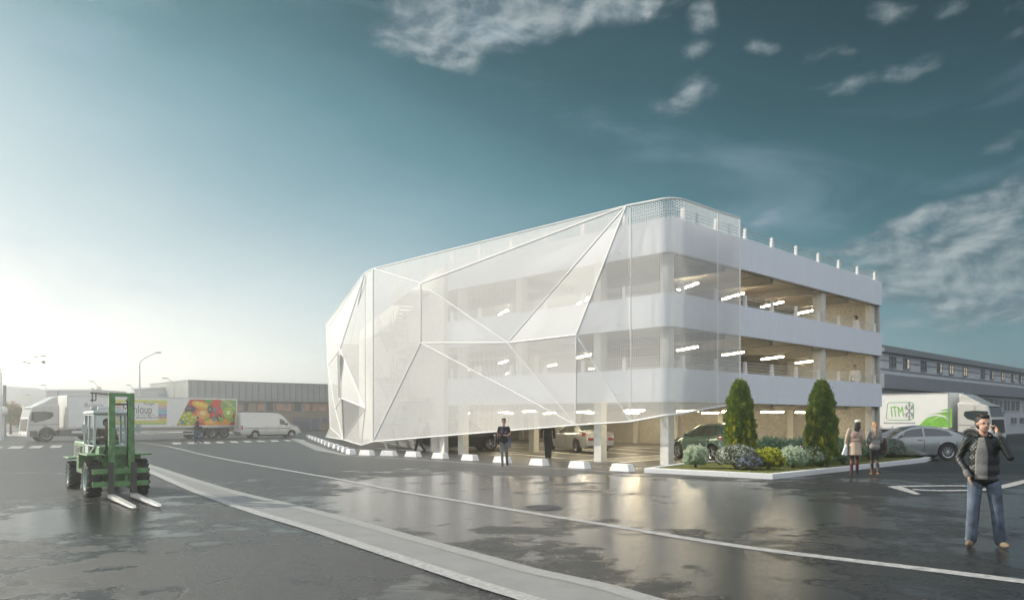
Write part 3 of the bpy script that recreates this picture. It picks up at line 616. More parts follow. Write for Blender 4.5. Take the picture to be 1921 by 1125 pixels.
def shrub(px, ytop, ybase, halfw, kind, label, cat='shrub'):
    g = G(px, ybase, .12); H = EYE+(HY-ytop)*g.y/F-.12; R = halfw*g.y/F
    R *= 1.16; H *= 1.10
    root = empty('flowering_shrub' if kind in ('white', 'blue', 'grey') else 'shrub', (g.x, g.y, .12), random.uniform(0, 6), label, cat, 'round shrubs in the planter')
    b = MB(); 
    for i in range(9):
        a = 2*PI*i/9; b.tube((0, 0, -.03), (R*.5*math.cos(a), R*.5*math.sin(a), H*.5), .012, .006, 5)
    b.tube((0, 0, -.03), (0, 0, H*.5), .02, .01, 6); b.build('stem', M_trunk, root)
    if kind in ('sage', 'pale', 'yellow'):   # upright sprigs of narrow leaves
        n = int(420*max(1, R/.45)); ph = RNG.uniform(0, 2*PI, n); ct = RNG.uniform(-.35, 1, n); st = np.sqrt(1-ct**2); d_ = np.stack([st*np.cos(ph), st*np.sin(ph), ct], 1)
        rad = RNG.uniform(.45, 1.0, n)**.5*(1+.12*np.sin(ph*4+ct*6)); cen = np.array([0, 0, H*.45]); tip = cen+d_*rad[:, None]*np.array([R, R, H*.55])
        tip[:, 2] = np.maximum(tip[:, 2], .02)
        grow = norm(d_*.75+np.array([0, 0, .8])); K_ = 34; s = RNG.uniform(0, 1, (n, K_)); L_ = .20*max(1, H/.7)
        pts = (tip[:, None, :]-grow[:, None, :]*(L_*(1-s))[:, :, None]).reshape(-1, 3); gd = np.repeat(grow, K_, 0)
        dirs = norm(gd*.8+RNG.normal(size=pts.shape)*.62); V, Fc = scatter(pts, dirs, .075, .020 if kind != 'yellow' else .03)
        tipm = (s > .72).reshape(-1); mi = (tipm & (RNG.uniform(size=len(pts)) < (.75 if kind != 'sage' else .35))).astype(int)
        cols = {'sage': [(.19, .33, .20), (.42, .56, .40)], 'pale': [(.30, .46, .28), (.78, .86, .62)], 'yellow': [(.18, .24, .03), (.62, .62, .06)]}[kind]
        npmesh('foliage', V, Fc, [leafmat('leaf_'+kind, cols[0]), leafmat('leaf_tip_'+kind, cols[1])], mi, root)
    else:
        n = int(9000*max(1, (R/.5)**1.3)); ph = RNG.uniform(0, 2*PI, n); ct = RNG.uniform(-.6, 1, n); st = np.sqrt(1-ct**2); d_ = np.stack([st*np.cos(ph), st*np.sin(ph), ct], 1)
        rad = RNG.uniform(.25, 1, n)**.33*(1+.07*np.sin(ph*5+ct*7)); pts = np.array([0, 0, H*.5])+d_*rad[:, None]*np.array([R, R, H*.5]); pts[:, 2] = np.maximum(pts[:, 2], .01)
        dirs = norm(d_+RNG.normal(size=pts.shape)*.9); V, Fc = scatter(pts, dirs, .05, .024)
        lc = {'white': (.11, .14, .08), 'blue': (.10, .13, .10), 'grey': (.16, .21, .16)}[kind]
        npmesh('foliage', V, Fc, [leafmat('leaf_'+kind, lc)], None, root)
        nf = {'white': 1500, 'blue': 950, 'grey': 700}[kind]; ph = RNG.uniform(0, 2*PI, nf); ct = RNG.uniform(-.5, 1, nf); st = np.sqrt(1-ct**2); d_ = np.stack([st*np.cos(ph), st*np.sin(ph), ct], 1)
        pts = np.array([0, 0, H*.5])+d_*np.array([R, R, H*.5])*RNG.uniform(.93, 1.06, nf)[:, None]; pts[:, 2] = np.maximum(pts[:, 2], .03)
        allV = []; 
        for k in range(3):
            V, _ = scatter(pts-norm(d_)*.01+RNG.normal(size=pts.shape)*.003, norm(np.cross(d_, RNG.normal(size=d_.shape))), .032, .024); allV.append(V)
        V = np.concatenate(allV); Fc = np.arange(len(V)).reshape(-1, 4)
        npmesh('blossom', V, Fc, [leafmat('petal_'+kind, {'white': (.80, .82, .72), 'blue': (.52, .54, .68), 'grey': (.50, .55, .52)}[kind], .15)], None, root)
for a in [(1305, 838, 877, 20, 'pale', 'small pale green round shrub at the left tip of the planter by the corner column'),
          (1382, 838, 879, 33, 'white', 'wide dome shrub dotted with white flowers at the foot of the left cypress'),
          (1404, 854, 881, 22, 'blue', 'low shrub covered in small lilac blue flowers beside the white-flowered dome'),
          (1442, 843, 880, 24, 'yellow', 'bushy yellow green shrub at the kerb right of the blue-flowered one'),
          (1487, 840, 877, 24, 'pale', 'grey green shrub with pale tips right of the yellow green one'),
          (1532, 833, 874, 26, 'pale', 'silvery green shrub with pale tips in front of the right cypress'),
          (1452, 822, 868, 38, 'sage', 'broad sage green bush behind the yellow green shrub between the two cypresses'),
          (1500, 824, 866, 24, 'sage', 'sage green bush at the back, just left of the right cypress'),
          (1500, 838, 870, 17, 'blue', 'small lilac-flowered shrub peeping out behind, left of the right cypress'),
          (1582, 834, 870, 25, 'sage', 'green shrub right of the right cypress, left of the woman in the beige coat'),
          (1586, 822, 864, 30, 'sage', 'taller bush behind the green shrub left of the woman in the beige coat'),
          (1632, 826, 862, 26, 'sage', 'sage bush mostly hidden behind the two walking women'),
          (1672, 826, 858, 21, 'grey', 'grey shrub speckled with tiny flowers right of the walking women'),
          (1697, 817, 855, 30, 'sage', 'large green bush at the right end of the planter before the grey car')]:
    shrub(*a)
# ------------------------------------------------------------------ barrier blocks
blk = [(1165.5, 884, 49), (1085, 878.6, 44), (1009, 873, 40), (940, 868, 34), (879, 863.7, 33.5), (823, 860, 30), (772, 857, 28), (726.5, 855, 27), (685, 854, 26), (655, 851.7, 0), (645, 848, 0), (636.5, 844.6, 0), (628, 841, 0), (618.5, 838, 0), (611, 835, 0), (605, 832, 0), (599, 829.5, 0), (592.5, 827, 0), (587, 824.6, 0), (581.5, 822.5, 0), (576.5, 820.4, 0)]
ords = 'nearest,second,third,fourth,fifth,sixth,seventh,eighth,ninth,tenth,eleventh,twelfth,thirteenth,fourteenth,fifteenth,sixteenth,seventeenth,eighteenth,nineteenth,twentieth,farthest'.split(',')
b = MB(); b.taper(-.42, .42, -.17, .17, 0, .245, .09, .04); bme = b.mesh('barrier_block', mat('block_white', (.80, .80, .78), .6, var=.08, nscale=10, bump=.2))
gp = [G(x, y) for x, y, _ in blk]
for i, p in enumerate(gp):
    o = bpy.data.objects.new('barrier_block', bme); COL.objects.link(o); d_ = (gp[min(i+1, len(gp)-1)]-gp[max(i-1, 0)])
    o.location = p+Vector((.05, .15, 0)); o.rotation_euler = (0, 0, math.atan2(d_.y, d_.x)+random.uniform(-.04, .04)); bev(o, .015, 2) if i == 0 else None
    tag(o, ords[i]+' white concrete barrier block from the planter in the row along the screen' if i else 'white concrete barrier block nearest the planter, first of the row', 'barrier block', 'white barrier blocks along the car park')
    if i: m_ = o.modifiers.new('bevel', 'BEVEL'); m_.width = .015; m_.segments = 2
# pale apron between the blocks and the building
ap = [toworld(-3.75, -.4), toworld(-3.75, 15.2), toworld(-1.5, 20.5), toworld(10.5, 46), toworld(10.0, 46.3), toworld(-2.1, 21), toworld(-4.0, 15.3), toworld(-4.0, -.4)]
b = MB(); b.add([(p.x, p.y, .005) for p in ap], [(0, 1, 6, 7), (1, 2, 5, 6), (2, 3, 4, 5)]); tag(b.build('edge_line', M_chan), kind='structure')
# parking floor and its markings
b = MB(); q = [toworld(*p) for p in [(-.6, -.4), (TE-.2, -.3), (TE-.2, 42.8), (13.0, 40), (-.6, 13)]]; b.add([(p.x, p.y, .004) for p in q], [(0, 1, 2, 3, 4)]); tag(b.build('parking_floor', mat('parking_asphalt', (.085, .083, .075), .45, var=.35, nscale=10, bump=.5, bscale=60, detail=8)), kind='structure')
def pline(t0, s0, t1, s1, w=.34):
    a = toworld(t0, s0); c_ = toworld(t1, s1); d_ = (c_-a).normalized(); nr = Vector((-d_.y, d_.x, 0))*w/2; b = MB(); b.add([(*(p).xy, .009) for p in (a-nr, c_-nr, c_+nr, a+nr)], [(0, 1, 2, 3)]); return tag(b.build('parking_line', M_pl), kind='structure')
M_pl = mat('bay_paint', (.85, .85, .80), .5, var=.12, nscale=8)
for k in range(13): pline(.6+k*.62, 4.3+k*.05, 1.15+k*.62, 3.0+k*.05, .26)
pline(.2, 4.6, 9, 5.2); pline(.6, 2.7, 8.6, 3.3)
for t in (1.2, 3.8, 6.4, 9.0, 11.6, 14.2, 16.8): pline(t, 6.2, t+1.4, 10.6); pline(t, 16, t+.6, 21)
for t in (10.2, 12.8, 15.4, 18.0): pline(t, .4, t, 4.8)
pline(1, 10.7, 17, 10.7); pline(2.6, 12, 17, 12)
# ================================================================== wheels and cars
def wheel_meshes(R, w, spokes, rimr=.66, style='car'):
    b = MB(); r = R*rimr
    b.lathe([(r, -w/2+.02), (R*.9, -w/2), (R*.985, -w/2+.03), (R, -w*.25), (R, w*.25), (R*.985, w/2-.03), (R*.9, w/2), (r, w/2-.02), (r*.98, 0), (r, -w/2+.02)], 'y', n=32); ty = b.mesh('wheel', M_rub, 40)
    q = MB(); q.lathe([(r, w/2-.02), (r*.93, w/2-.035), (r*.88, w/2-.09), (r*.85, w*.1), (0.01, w*.08)], 'y', n=32, mi=1)
    q.lathe([(r, w/2-.018), (r*.90, w/2-.03)], 'y', n=32); q.lathe([(.001, w/2-.025), (r*.16, w/2-.027), (r*.2, w/2-.06), (r*.2, w*.1)], 'y', n=16)
    for i in range(spokes):
        a = 2*PI*i/spokes; ca, sa = math.cos(a), math.sin(a); w0, w1 = (.2*r, .13*r) if spokes < 8 else (.09*r, .07*r)
        def pt(rr, off, y): return (rr*ca-off*sa, y, rr*sa+off*ca)
        q.add([pt(r*.12, -w0, w/2-.05), pt(r*.93, -w1, w/2-.06), pt(r*.93, w1, w/2-.06), pt(r*.12, w0, w/2-.05), pt(r*.12, -w0*.7, w/2-.03), pt(r*.93, -w1*.7, w/2-.033), pt(r*.93, w1*.7, w/2-.033), pt(r*.12, w0*.7, w/2-.03)], [(4, 7, 6, 5), (0, 1, 5, 4), (1, 2, 6, 5), (2, 3, 7, 6), (3, 0, 4, 7)])
    if style == 'truck':
        for i in range(8):
            a = 2*PI*i/8; q.tube((r*.6*math.cos(a), w*.1, r*.6*math.sin(a)), (r*.6*math.cos(a), w/2-.05, r*.6*math.sin(a)), r*.06, r*.06, 6)
    rim = q.mesh('rim', [M_rim, M_black], 35); return ty, rim
WM = {}
def put_wheel(parent, x, y, R, w, spokes, style='car', rimr=.66):
    key = (R, w, spokes, style)
    if key not in WM: WM[key] = wheel_meshes(R, w, spokes, rimr, style)
    ty, rim = WM[key]; o = bpy.data.objects.new('wheel', ty); COL.objects.link(o); o.parent = parent; o.location = (x, y, R)
    if y < 0: o.rotation_euler = (0, 0, PI)
    r = bpy.data.objects.new('rim', rim); COL.objects.link(r); r.parent = o
def paint(name, col, rough=.28, metal=.25): return mat(name, col, rough, metal=metal, var=.04, nscale=3, coat=.8)
CARS = {
 'sedan': dict(L=4.85, roof=[(0, .48), (.06, .64), (.5, .76), (1.35, .93), (1.6, .99), (2.05, 1.22), (2.45, 1.39), (2.9, 1.45), (3.4, 1.42), (3.8, 1.30), (4.25, 1.10), (4.45, 1.06), (4.76, 1.03), (4.83, .92), (4.85, .6)], belt=[(0, .45), (.06, .6), (.5, .73), (1.6, .93), (3, .97), (4.3, 1.02), (4.75, .99), (4.85, .58)], hood=1.6, wb=(.92, 3.85), win=[(1.92, 2.80), (2.86, 3.72)], ws=(1.62, 2.42), rw=(3.55, 4.24), W=.91),
 'hatch': dict(L=4.3, roof=[(0, .48), (.05, .64), (.4, .78), (1.1, .95), (1.3, 1.0), (1.8, 1.30), (2.2, 1.46), (2.7, 1.50), (3.4, 1.46), (3.8, 1.40), (4.05, 1.16), (4.2, 1.02), (4.27, .85), (4.3, .6)], belt=[(0, .45), (.05, .6), (.4, .74), (1.3, .93), (3, 1.0), (4.1, 1.06), (4.22, .9), (4.3, .58)], hood=1.3, wb=(.85, 3.50), win=[(1.62, 2.50), (2.56, 3.28), (3.34, 3.78)], ws=(1.34, 2.16), rw=(3.84, 4.12), W=.90),
 'suv': dict(L=4.7, roof=[(0, .55), (.05, .78), (.4, .95), (1.2, 1.08), (1.4, 1.12), (1.9, 1.46), (2.25, 1.62), (2.9, 1.66), (3.9, 1.62), (4.3, 1.5), (4.5, 1.2), (4.64, 1.1), (4.68, .9), (4.7, .65)], belt=[(0, .5), (.05, .72), (.4, .9), (1.4, 1.06), (3, 1.1), (4.45, 1.14), (4.62, 1.0), (4.7, .62)], hood=1.4, wb=(.95, 3.75), win=[(1.74, 2.6), (2.66, 3.5), (3.56, 4.15)], ws=(1.44, 2.22), rw=(4.25, 4.5), W=.94),
 'coupe': dict(L=4.95, roof=[(0, .46), (.06, .62), (.5, .74), (1.4, .91), (1.65, .96), (2.1, 1.18), (2.5, 1.34), (2.95, 1.41), (3.5, 1.38), (4.1, 1.22), (4.6, 1.04), (4.85, .97), (4.92, .86), (4.95, .6)], belt=[(0, .43), (.06, .58), (.5, .71), (1.65, .91), (3, .95), (4.4, 1.0), (4.85, .93), (4.95, .58)], hood=1.65, wb=(.95, 3.9), win=[(1.95, 2.95), (3.02, 4.15)], ws=(1.68, 2.48), rw=(3.75, 4.55), W=.93),
 'van': dict(L=5.9, roof=[(0, .6), (.06, .85), (.35, 1.12), (.8, 1.24), (1.05, 1.32), (1.55, 1.88), (1.95, 2.26), (2.3, 2.38), (3.2, 2.42), (5.6, 2.42), (5.84, 2.34), (5.88, 2.0), (5.9, .7)], belt=[(0, .5), (.06, .75), (.35, 1.0), (1.05, 1.2), (2.2, 1.28), (5.8, 1.28), (5.9, .66)], hood=1.05, wb=(.95, 4.5), win=[(1.36, 2.15)], ws=(1.08, 1.86), rw=None, W=.98),
}
def car(name, kind, pos, head, pm, label, cat, scale=1, spokes=5, wr=.33, group=None, plate=False, spoke_style='car'):
    D = CARS[kind]; L = D['L']; root = empty(name, pos, head, label, cat, group, scale); x0 = L/2
    wr_ = wr; wxs = D['wb']; W0 = D['W']; isvan = kind == 'van'
    zbase = .22 if kind != 'suv' and not isvan else .32
    xs = set(np.linspace(0, L, 44)); 
    for wx in wxs:
        for a in np.linspace(-1, 1, 13): xs.add(wx+(wr_+.055)*math.sin(a*PI/2))
        xs.add(wx-wr_-.057); xs.add(wx+wr_+.057)
    xs |= {.02, .06, L-.02, L-.06}; xs = sorted(x for x in xs if 0 <= x <= L)
    rx, rz = zip(*D['roof']); bx_, bz = zip(*D['belt'])
    def sec(x):
        roof = float(np.interp(x, rx, rz)); belt = min(float(np.interp(x, bx_, bz)), roof-.012)
        zb = zbase + (.10*max(0, 1-x/.25)) + .12*max(0, 1-(L-x)/.3)
        arch = 0
        for wx in wxs:
            dx = abs(x-wx); ra = wr_+.055
            if dx < ra: arch = wr_+math.sqrt(ra*ra-dx*dx)
        if arch: zb = max(zb, arch)
        w = W0*float(np.interp(x, [0, .08, .3, .8, L*.5, L-.9, L-.3, L-.06, L], [.66, .80, .90, .97, 1, .985, .93, .86, .74] if not isvan else [.70, .82, .92, .98, 1, 1, .99, .97, .94]))
        k = min(1, (roof-belt)/.46) if not isvan else min(1, (roof-belt)/1.1)
        wr2 = w*(1-(.27 if not isvan else .13)*k); rr = min(.07, (roof-belt)*.5)
        zm = max(zb+.02, belt*.62); zl = max(zb+.01, min(zbase+.14, zm-.01))
        return [(0, zb), (w*.90, zb), (w*.965, zl), (w, zm), (w*.992, max(belt-.09, zm+.004)), (w*.955, max(belt, zm+.008)), (wr2+.02, roof-rr), (wr2-.05*(1 if k > .3 else .6), roof-.012), (wr2*.6, roof+.006), (0, roof+.012)]
    def surf(x, v):   # v 0 belt .. 1 roof edge on the side
        s = sec(x); a, c_ = s[5], s[6]; return (a[0]+(c_[0]-a[0])*v, a[1]+(c_[1]-a[1])*v)
    b = MB(); nS = len(xs); S = [sec(x) for x in xs]; m_ = len(S[0]); full = 2*m_-2
    for x, s in zip(xs, S):
        ring = [(y, z) for y, z in s]+[(-y, z) for y, z in s[-2:0:-1]]
        b.v += [(x0-x, y, z) for y, z in ring]
    for i in range(nS-1):
        for j in range(full): k = (j+1) % full; b.f.append((i*full+j, i*full+k, (i+1)*full+k, (i+1)*full+j))
    b.f += [tuple(range(full)), tuple(range((nS-1)*full, nS*full))[::-1]]; b.m = [0]*len(b.f)
    body = b.build('body', pm, root, 32, True)
    def patch(pname, pts, m=M_glassd):  # pts grid rows
        q = MB(); r_ = len(pts); c_ = len(pts[0])
        for row in pts: q.v += row
        q.f = [(i*c_+j, i*c_+j+1, (i+1)*c_+j+1, (i+1)*c_+j) for i in range(r_-1) for j in range(c_-1)]; q.m = [0]*len(q.f); return q.build(pname, m, root, 40)
    for sgn in (1, -1):
        for wi, (a, c_) in enumerate(D['win']):
            g = []
            for x in np.linspace(a, c_, 9):
                row = []
                v1 = .93
                for v in (.06, .35, .65, v1):
                    # lean the end pillars with the roof line
                    xx = x
                    if wi == 0: xx = max(x, a+(v*.46*(1.0 if not isvan else 1.2)) * (1-(x-a)/(c_-a)))
                    if wi == len(D['win'])-1 and not isvan: xx = min(xx, c_-(v*.28)*((x-a)/(c_-a))) if x > a else xx
                    y, z = surf(xx, v*(1 if not isvan else .62)); row.append((x0-xx, sgn*(y+.006), z))
                g.append(row)
            patch('side_window', g)
        # mirror
        q = MB(); mx = D['win'][0][0]+.12; y, z = surf(mx, 0); q.ell((x0-mx, sgn*(y+.12), z+.10), .07, .11, .075 if not isvan else .13, 10, 7); q.tube((x0-mx, sgn*(y-.02), z+.02), (x0-mx, sgn*(y+.10), z+.07), .02); q.build('mirror', pm if not isvan else M_black, root, 50)
        # lamps
        q = []; 
        for x in np.linspace(.09, .42, 5):
            s = sec(x); q.append([(x0-x+.0, sgn*(s[4][0]+.006), s[4][1]-.02), (x0-x, sgn*(s[5][0]+.006), s[5][1]), (x0-x, sgn*(s[5][0]*.8), s[7][1]+.012 if x > .2 else s[8][1]+.004)])
        patch('headlight', q, M_lamp)
        q = []
        if isvan:
            for x in (L-.22, L-.05): q.append([(x0-x, sgn*(sec(x)[3][0]+.008), z) for z in (.82, 1.0, 1.18)])
            g = patch('tail_light', q, M_red); 
        else:
            for x in np.linspace(L-.42, L-.04, 5):
                s = sec(x); q.append([(x0-x, sgn*(s[4][0]+.006), s[4][1]-.07), (x0-x, sgn*(s[4][0]+.008), s[4][1]), (x0-x, sgn*(s[5][0]+.006), s[5][1]-.01)])
            g = patch('tail_light', q, M_red)
            z1 = float(np.interp(L-.05, bx_, bz)); q = MB()
            if kind in ('sedan', 'coupe'): q.box(-x0-.012, -x0+.06, sgn*W0*.46 if sgn > 0 else -W0*.78, sgn*W0*.78 if sgn > 0 else -W0*.46, z1-.17, z1-.04)
            if q.v: q.build('tail_light', M_red, root)
        # door seams and handle, sill
        q = MB()
        seams = [D['win'][0][0]-.22, D['win'][0][1]+.03]+([D['win'][1][1]-.05] if len(D['win']) > 1 and kind != 'coupe' else []) if not isvan else [1.1, 2.28, 3.5]
        for x in seams:
            pr = None
            for k in range(6):
                s = sec(x); a, c_ = s[2], s[3]; f = k/5; zz = zbase+.12+(s[4][1]-zbase-.12)*f; yy = float(np.interp(zz, [p[1] for p in s[1:6]], [p[0] for p in s[1:6]])); p = (x0-x, sgn*(yy+.001), zz)
                if pr: q.beam(pr, p, .012, .012)
                pr = p
        for x in seams[1:]:
            s = sec(x+.0); q.box(x0-x+.08, x0-x+.26, sgn*(s[4][0])-.012, sgn*(s[4][0])+.012, s[4][1]-.05, s[4][1]-.02)
        q.build('door_trim', M_black, root)
    # windscreens
    for nm, rng in (('windscreen', D['ws']), ('rear_window', D['rw'])):
        if not rng: continue
        g = []
        for x in np.linspace(rng[0]+.02, rng[1], 8):
            s = sec(x); yy = s[7][0]; row = []
            for f in (-1, -.6, -.3, 0, .3, .6, 1):
                y = f*yy*.97; z = float(np.interp(abs(y), [0, s[8][0], s[7][0]], [s[9][1], s[8][1], s[7][1]])); row.append((x0-x, y, z+.009))
            g.append(row)
        patch(nm, g)
    q = MB(); q.box(x0-.10, x0+.012, -W0*.5, W0*.5, .30, .46); q.build('grille', M_black, root)
    q = MB(); q.box(-x0-.008, -x0+.1, -W0*.72, W0*.72, .28, .36); q.build('rear_diffuser', M_black, root)
    q = MB(); q.box(-x0-.022, -x0+.02, -.26, .26, .62 if not isvan else .72, .73 if not isvan else .83); q.build('number_plate', M_plate, root)
    q = MB(); 
    q.box(x0-wxs[1]-wr_-.05, x0-wxs[0]+wr_+.05, -W0*.62, W0*.62, .2, wr_*2-.05)
    q.build('underbody', M_black, root)
    if isvan:
        q = MB()
        q.beam((x0-1.0, W0+.006, .95), (x0-5.6, W0+.006, .95), .012, .05); q.beam((x0-1.0, -W0-.006, .95), (x0-5.6, -W0-.006, .95), .012, .05); q.box(-x0-.09, -x0+.02, -W0*.9, W0*.9, .42, .58); q.build('side_rail', mat('grey_plastic', (.10, .10, .10), .6), root)
        q = MB(); q.box(-x0-.008, -x0+.01, -.012, .012, .62, 2.25); q.build('door_trim', M_black, root)
    ww = .22
    for wx in wxs:
        for sgn in (1, -1): put_wheel(root, x0-wx, sgn*(W0-ww/2-.015), wr_, ww, spokes)
    return root
car('parked_car', 'sedan', (3.42, 40.85, .01), math.atan2(.917, -.4), paint('paint_silver', (.60, .62, .64), .25, .3), 'silver saloon car parked inside the car park, seen from behind', 'car', spokes=10, plate=True)
car('parked_car', 'hatch', (8.3, 32.45, .01), math.atan2(.95, -.31), paint('paint_green', (.09, .18, .15), .25, .4), 'dark green hatchback parked behind the corner column and left cypress', 'car', spokes=5)
car('parked_car', 'suv', (-2.75, 41.5, .01), math.atan2(.37, .93), paint('paint_black', (.022, .024, .022), .2, .3), 'black off-roader parked behind the screen edge left of the woman in black tee', 'car', spokes=5, wr=.36)
car('parked_car', 'coupe', (16.45, 32.9, .01), math.atan2(.12, -.99), paint('paint_grey', (.32, .35, .35), .22, .4), 'dark grey fastback car at the right end of the planter', 'car', spokes=10, wr=.34)
rc = toworld(13.0, 3.6, 5.51); car('parked_car', 'hatch', rc, AR+.1, paint('paint_red', (.30, .06, .05), .25, .3), 'red car parked on the top covered deck behind the railing', 'car', spokes=5)
vw = G(480, 821.5); hv = Vector((.8, .6, 0)); vc = vw-hv*(-1.55*.88)+Vector((-.6, .8, 0))*.85
car('delivery_van', 'van', (vc.x, vc.y, 0), math.atan2(.6, .8), paint('paint_van', (.72, .72, .70), .35, .05), 'long white panel van driving past the end of the fruit trailer', 'van', scale=.90, spokes=6, wr=.36)
# ================================================================== lorries
M_cab = paint('paint_cab', (.62, .61, .57), .35, .05); M_trl = mat('trailer_white', (.82, .82, .79), .5, var=.04, nscale=2, bump=.08, bscale=3)
M_chas = mat('chassis_grey', (.10, .10, .10), .6, var=.2); M_alu = mat('aluminium', (.50, .51, .51), .35, metal=.6, var=.05)
def lorry(name, pos, head, label, side, sc, tl=13.9, nax=3, px2=None):
    r = empty(name, pos, head, label, 'lorry', None, sc)     # origin: front axle on the ground
    prof = [(1.42, .42), (1.48, .75), (1.46, 1.25), (1.34, 2.1), (1.16, 2.85), (1.05, 2.95), (.5, 3.08), (-.95, 3.18), (-.95, .95)]+[(.66*math.cos(a), .52+.66*math.sin(a)) for a in [PI*(1-(i+2.2)/12.4) for i in range(9)]]+[(.68, .42)]
    b = MB(); b.prism([(x, -1.22, z) for x, z in prof], (0, 2.44, 0)); bev(b.build('cab', M_cab, r, None, True), .08, 3)
    d = MB()
    for s in (-1, 1):
        d.add([(.75, s*1.0, 3.04), (.1, s*.98, 3.38), (-.45, s*.95, 3.72), (-.92, s*.95, 3.86), (-.92, s*1.05, 3.10)][::s], [(0, 1, 2, 3, 4)])
    d.f.append((0, 1, 6, 5)) if 0 else None
    A = [(.75, 3.04), (.1, 3.38), (-.45, 3.72), (-.92, 3.86)]
    d = MB(); d.prism([(x, -1.0, z) for x, z in A]+[(-.92, -1.0, 3.08)], (0, 2.0, 0)); bev(d.build('roof_deflector', M_cab, r, None, True), .09, 3)
    for s in (-1, 1):
        y = s*1.225
        w = MB(); w.prism([(.95, y, 1.62), (1.12, y, 2.1), (1.02, y, 2.52), (.2, y, 2.56), (-.42, y, 2.5), (-.5, y, 2.2), (-.25, y, 1.95), (.3, y, 1.78)], (0, s*.012, 0)); w.build('side_window', M_glassd, r, None, True)
        sk = MB(); sk.box(-.92, -.95+.0, y-.01, y+.01, .9, .95) if 0 else None
        m = MB(); m.box(1.10, 1.22, s*1.30 if s > 0 else -1.52, 1.52 if s > 0 else -1.30, 1.75, 2.5); m.beam((1.0, s*1.2, 2.52), (1.15, s*1.4, 2.5), .04, .04); bev(m.build('mirror', M_black, r), .03)
        t = MB()
        for x in (.28, -.93): t.beam((x, y+s*.004, .98), (x, y+s*.004, 2.9), .02, .012)
        t.beam((1.40, y+s*.004, 1.42), (-.93, y+s*.004, 1.50), .012, .03); t.box(.0, .22, y-.01 if s > 0 else y-.02, y+.02 if s > 0 else y+.01, 1.30, 1.36)
        t.beam((.78, s*1.235, .95), (1.35, s*1.235, .95), .01, .03); t.build('door_trim', M_chas, r)
        st = MB(); st.box(.72, 1.30, s*1.10 if s > 0 else -1.235, 1.235 if s > 0 else -1.10, .46, .90, 0); st.build('entry_steps', M_chas, r)
        a = MB(); n = 12
        for i in range(n):
            a0, a1 = PI*i/n, PI*(i+1)/n; q = [(.60*math.cos(a0), s*1.235, .52+.60*math.sin(a0)), (.60*math.cos(a1), s*1.235, .52+.60*math.sin(a1)), (.72*math.cos(a1), s*1.235, .52+.72*math.sin(a1)), (.72*math.cos(a0), s*1.235, .52+.72*math.sin(a0))]
            a.prism(q, (0, -s*.35, 0))
        a.build('mudguard', M_chas, r, None, True)
        hl = MB(); hl.box(1.44, 1.50, .72*s if s > 0 else -1.14, 1.14 if s > 0 else -.72, .62, .82); bev(hl.build('headlight', M_lamp, r), .02)
    w = MB(); w.add([(1.352, -1.08, 2.08), (1.352, 1.08, 2.08), (1.185, 1.02, 2.78), (1.185, -1.02, 2.78)], [(0, 1, 2, 3)]); w.build('windscreen', M_glassd, r)
    w = MB(); w.beam((1.20, -1.0, 2.86), (1.20, 1.0, 2.86), .16, .05); w.build('sun_visor', M_glassd, r)
    g = MB(); g.hexa([(1.30, -.95, .90), (1.50, -.95, .90), (1.50, .95, .90), (1.30, .95, .90), (1.30, -.95, 1.92), (1.40, -.95, 1.92), (1.40, .95, 1.92), (1.30, .95, 1.92)])
    for i in range(5): g.box(1.45-.016*i, 1.535-.018*i, -.9, .9, .98+.19*i, 1.03+.19*i)
    g.build('grille', M_black, r)
    ch = MB(); ch.box(-4.6, 1.2, -.45, .45, .55, .85); ch.box(-1.9, -.98, -1.2, 1.2, .45, .95); ch.build('chassis', M_chas, r)
    tk = MB()
    for s in (-1, 1): tk.tube((-2.9, s*.9, .72), (-1.55, s*.9, .72), .30, .30, 20)
    tk.build('fuel_tank', M_alu, r, 40)
    for x in (0.0, -3.6):
        for s in (-1, 1): put_wheel(r, x, s*1.05, .52, .32, 0, 'truck', .58)
    # trailer
    x1 = -1.55; x2 = x1-tl if px2 is None else px2
    b = MB(); b.box(x2, x1, -1.25, 1.25, 1.12, 3.95); bev(b.build('trailer_box', M_trl, r), .035, 2)
    e = MB()
    for s in (-1, 1):
        e.beam((x2, s*1.255, 3.92), (x1, s*1.255, 3.92), .03, .09); e.beam((x2, s*1.255, 1.14), (x1, s*1.255, 1.14), .03, .12); e.beam((x1-.03, s*1.256, 1.1), (x1-.03, s*1.256, 3.95), .03, .08); e.beam((x2+.05, s*1.256, 1.1), (x2+.05, s*1.256, 3.95), .03, .08)
        k = 0
        while x1-.55-k*.95 > x2+.2: e.box(x1-.57-k*.95, x1-.53-k*.95, s*1.27-.012, s*1.27+.012, 1.0, 1.36); k += 1
    e.build('trailer_rails', M_alu, r)
    c_ = MB(); c_.box(x2+.2, x1-1.0, -.5, .5, .78, 1.12); c_.box(x2, x2+.12, -1.15, 1.15, .48, .62); c_.box(x2+.05, x2+.12, -.6, -.5, .5, 1.1); c_.box(x2+.05, x2+.12, .5, .6, .5, 1.1)
    for s in (-1, 1):
        c_.box(x1-2.6, x1-2.48, s*.8-.06, s*.8+.06, .22, 1.12); c_.box(x1-2.7, x1-2.38, s*.8-.12, s*.8+.12, .14, .22)
        for zz in (.50, .78): c_.beam((x1-3.2, s*1.15, zz), (x2+4.4, s*1.15, zz), .03, .12)
        for xx in np.linspace(x1-3.3, x2+4.5, 4): c_.beam((xx, s*1.13, .45), (xx, s*1.13, 1.12), .05, .05)
    c_.build('trailer_frame', M_alu, r)
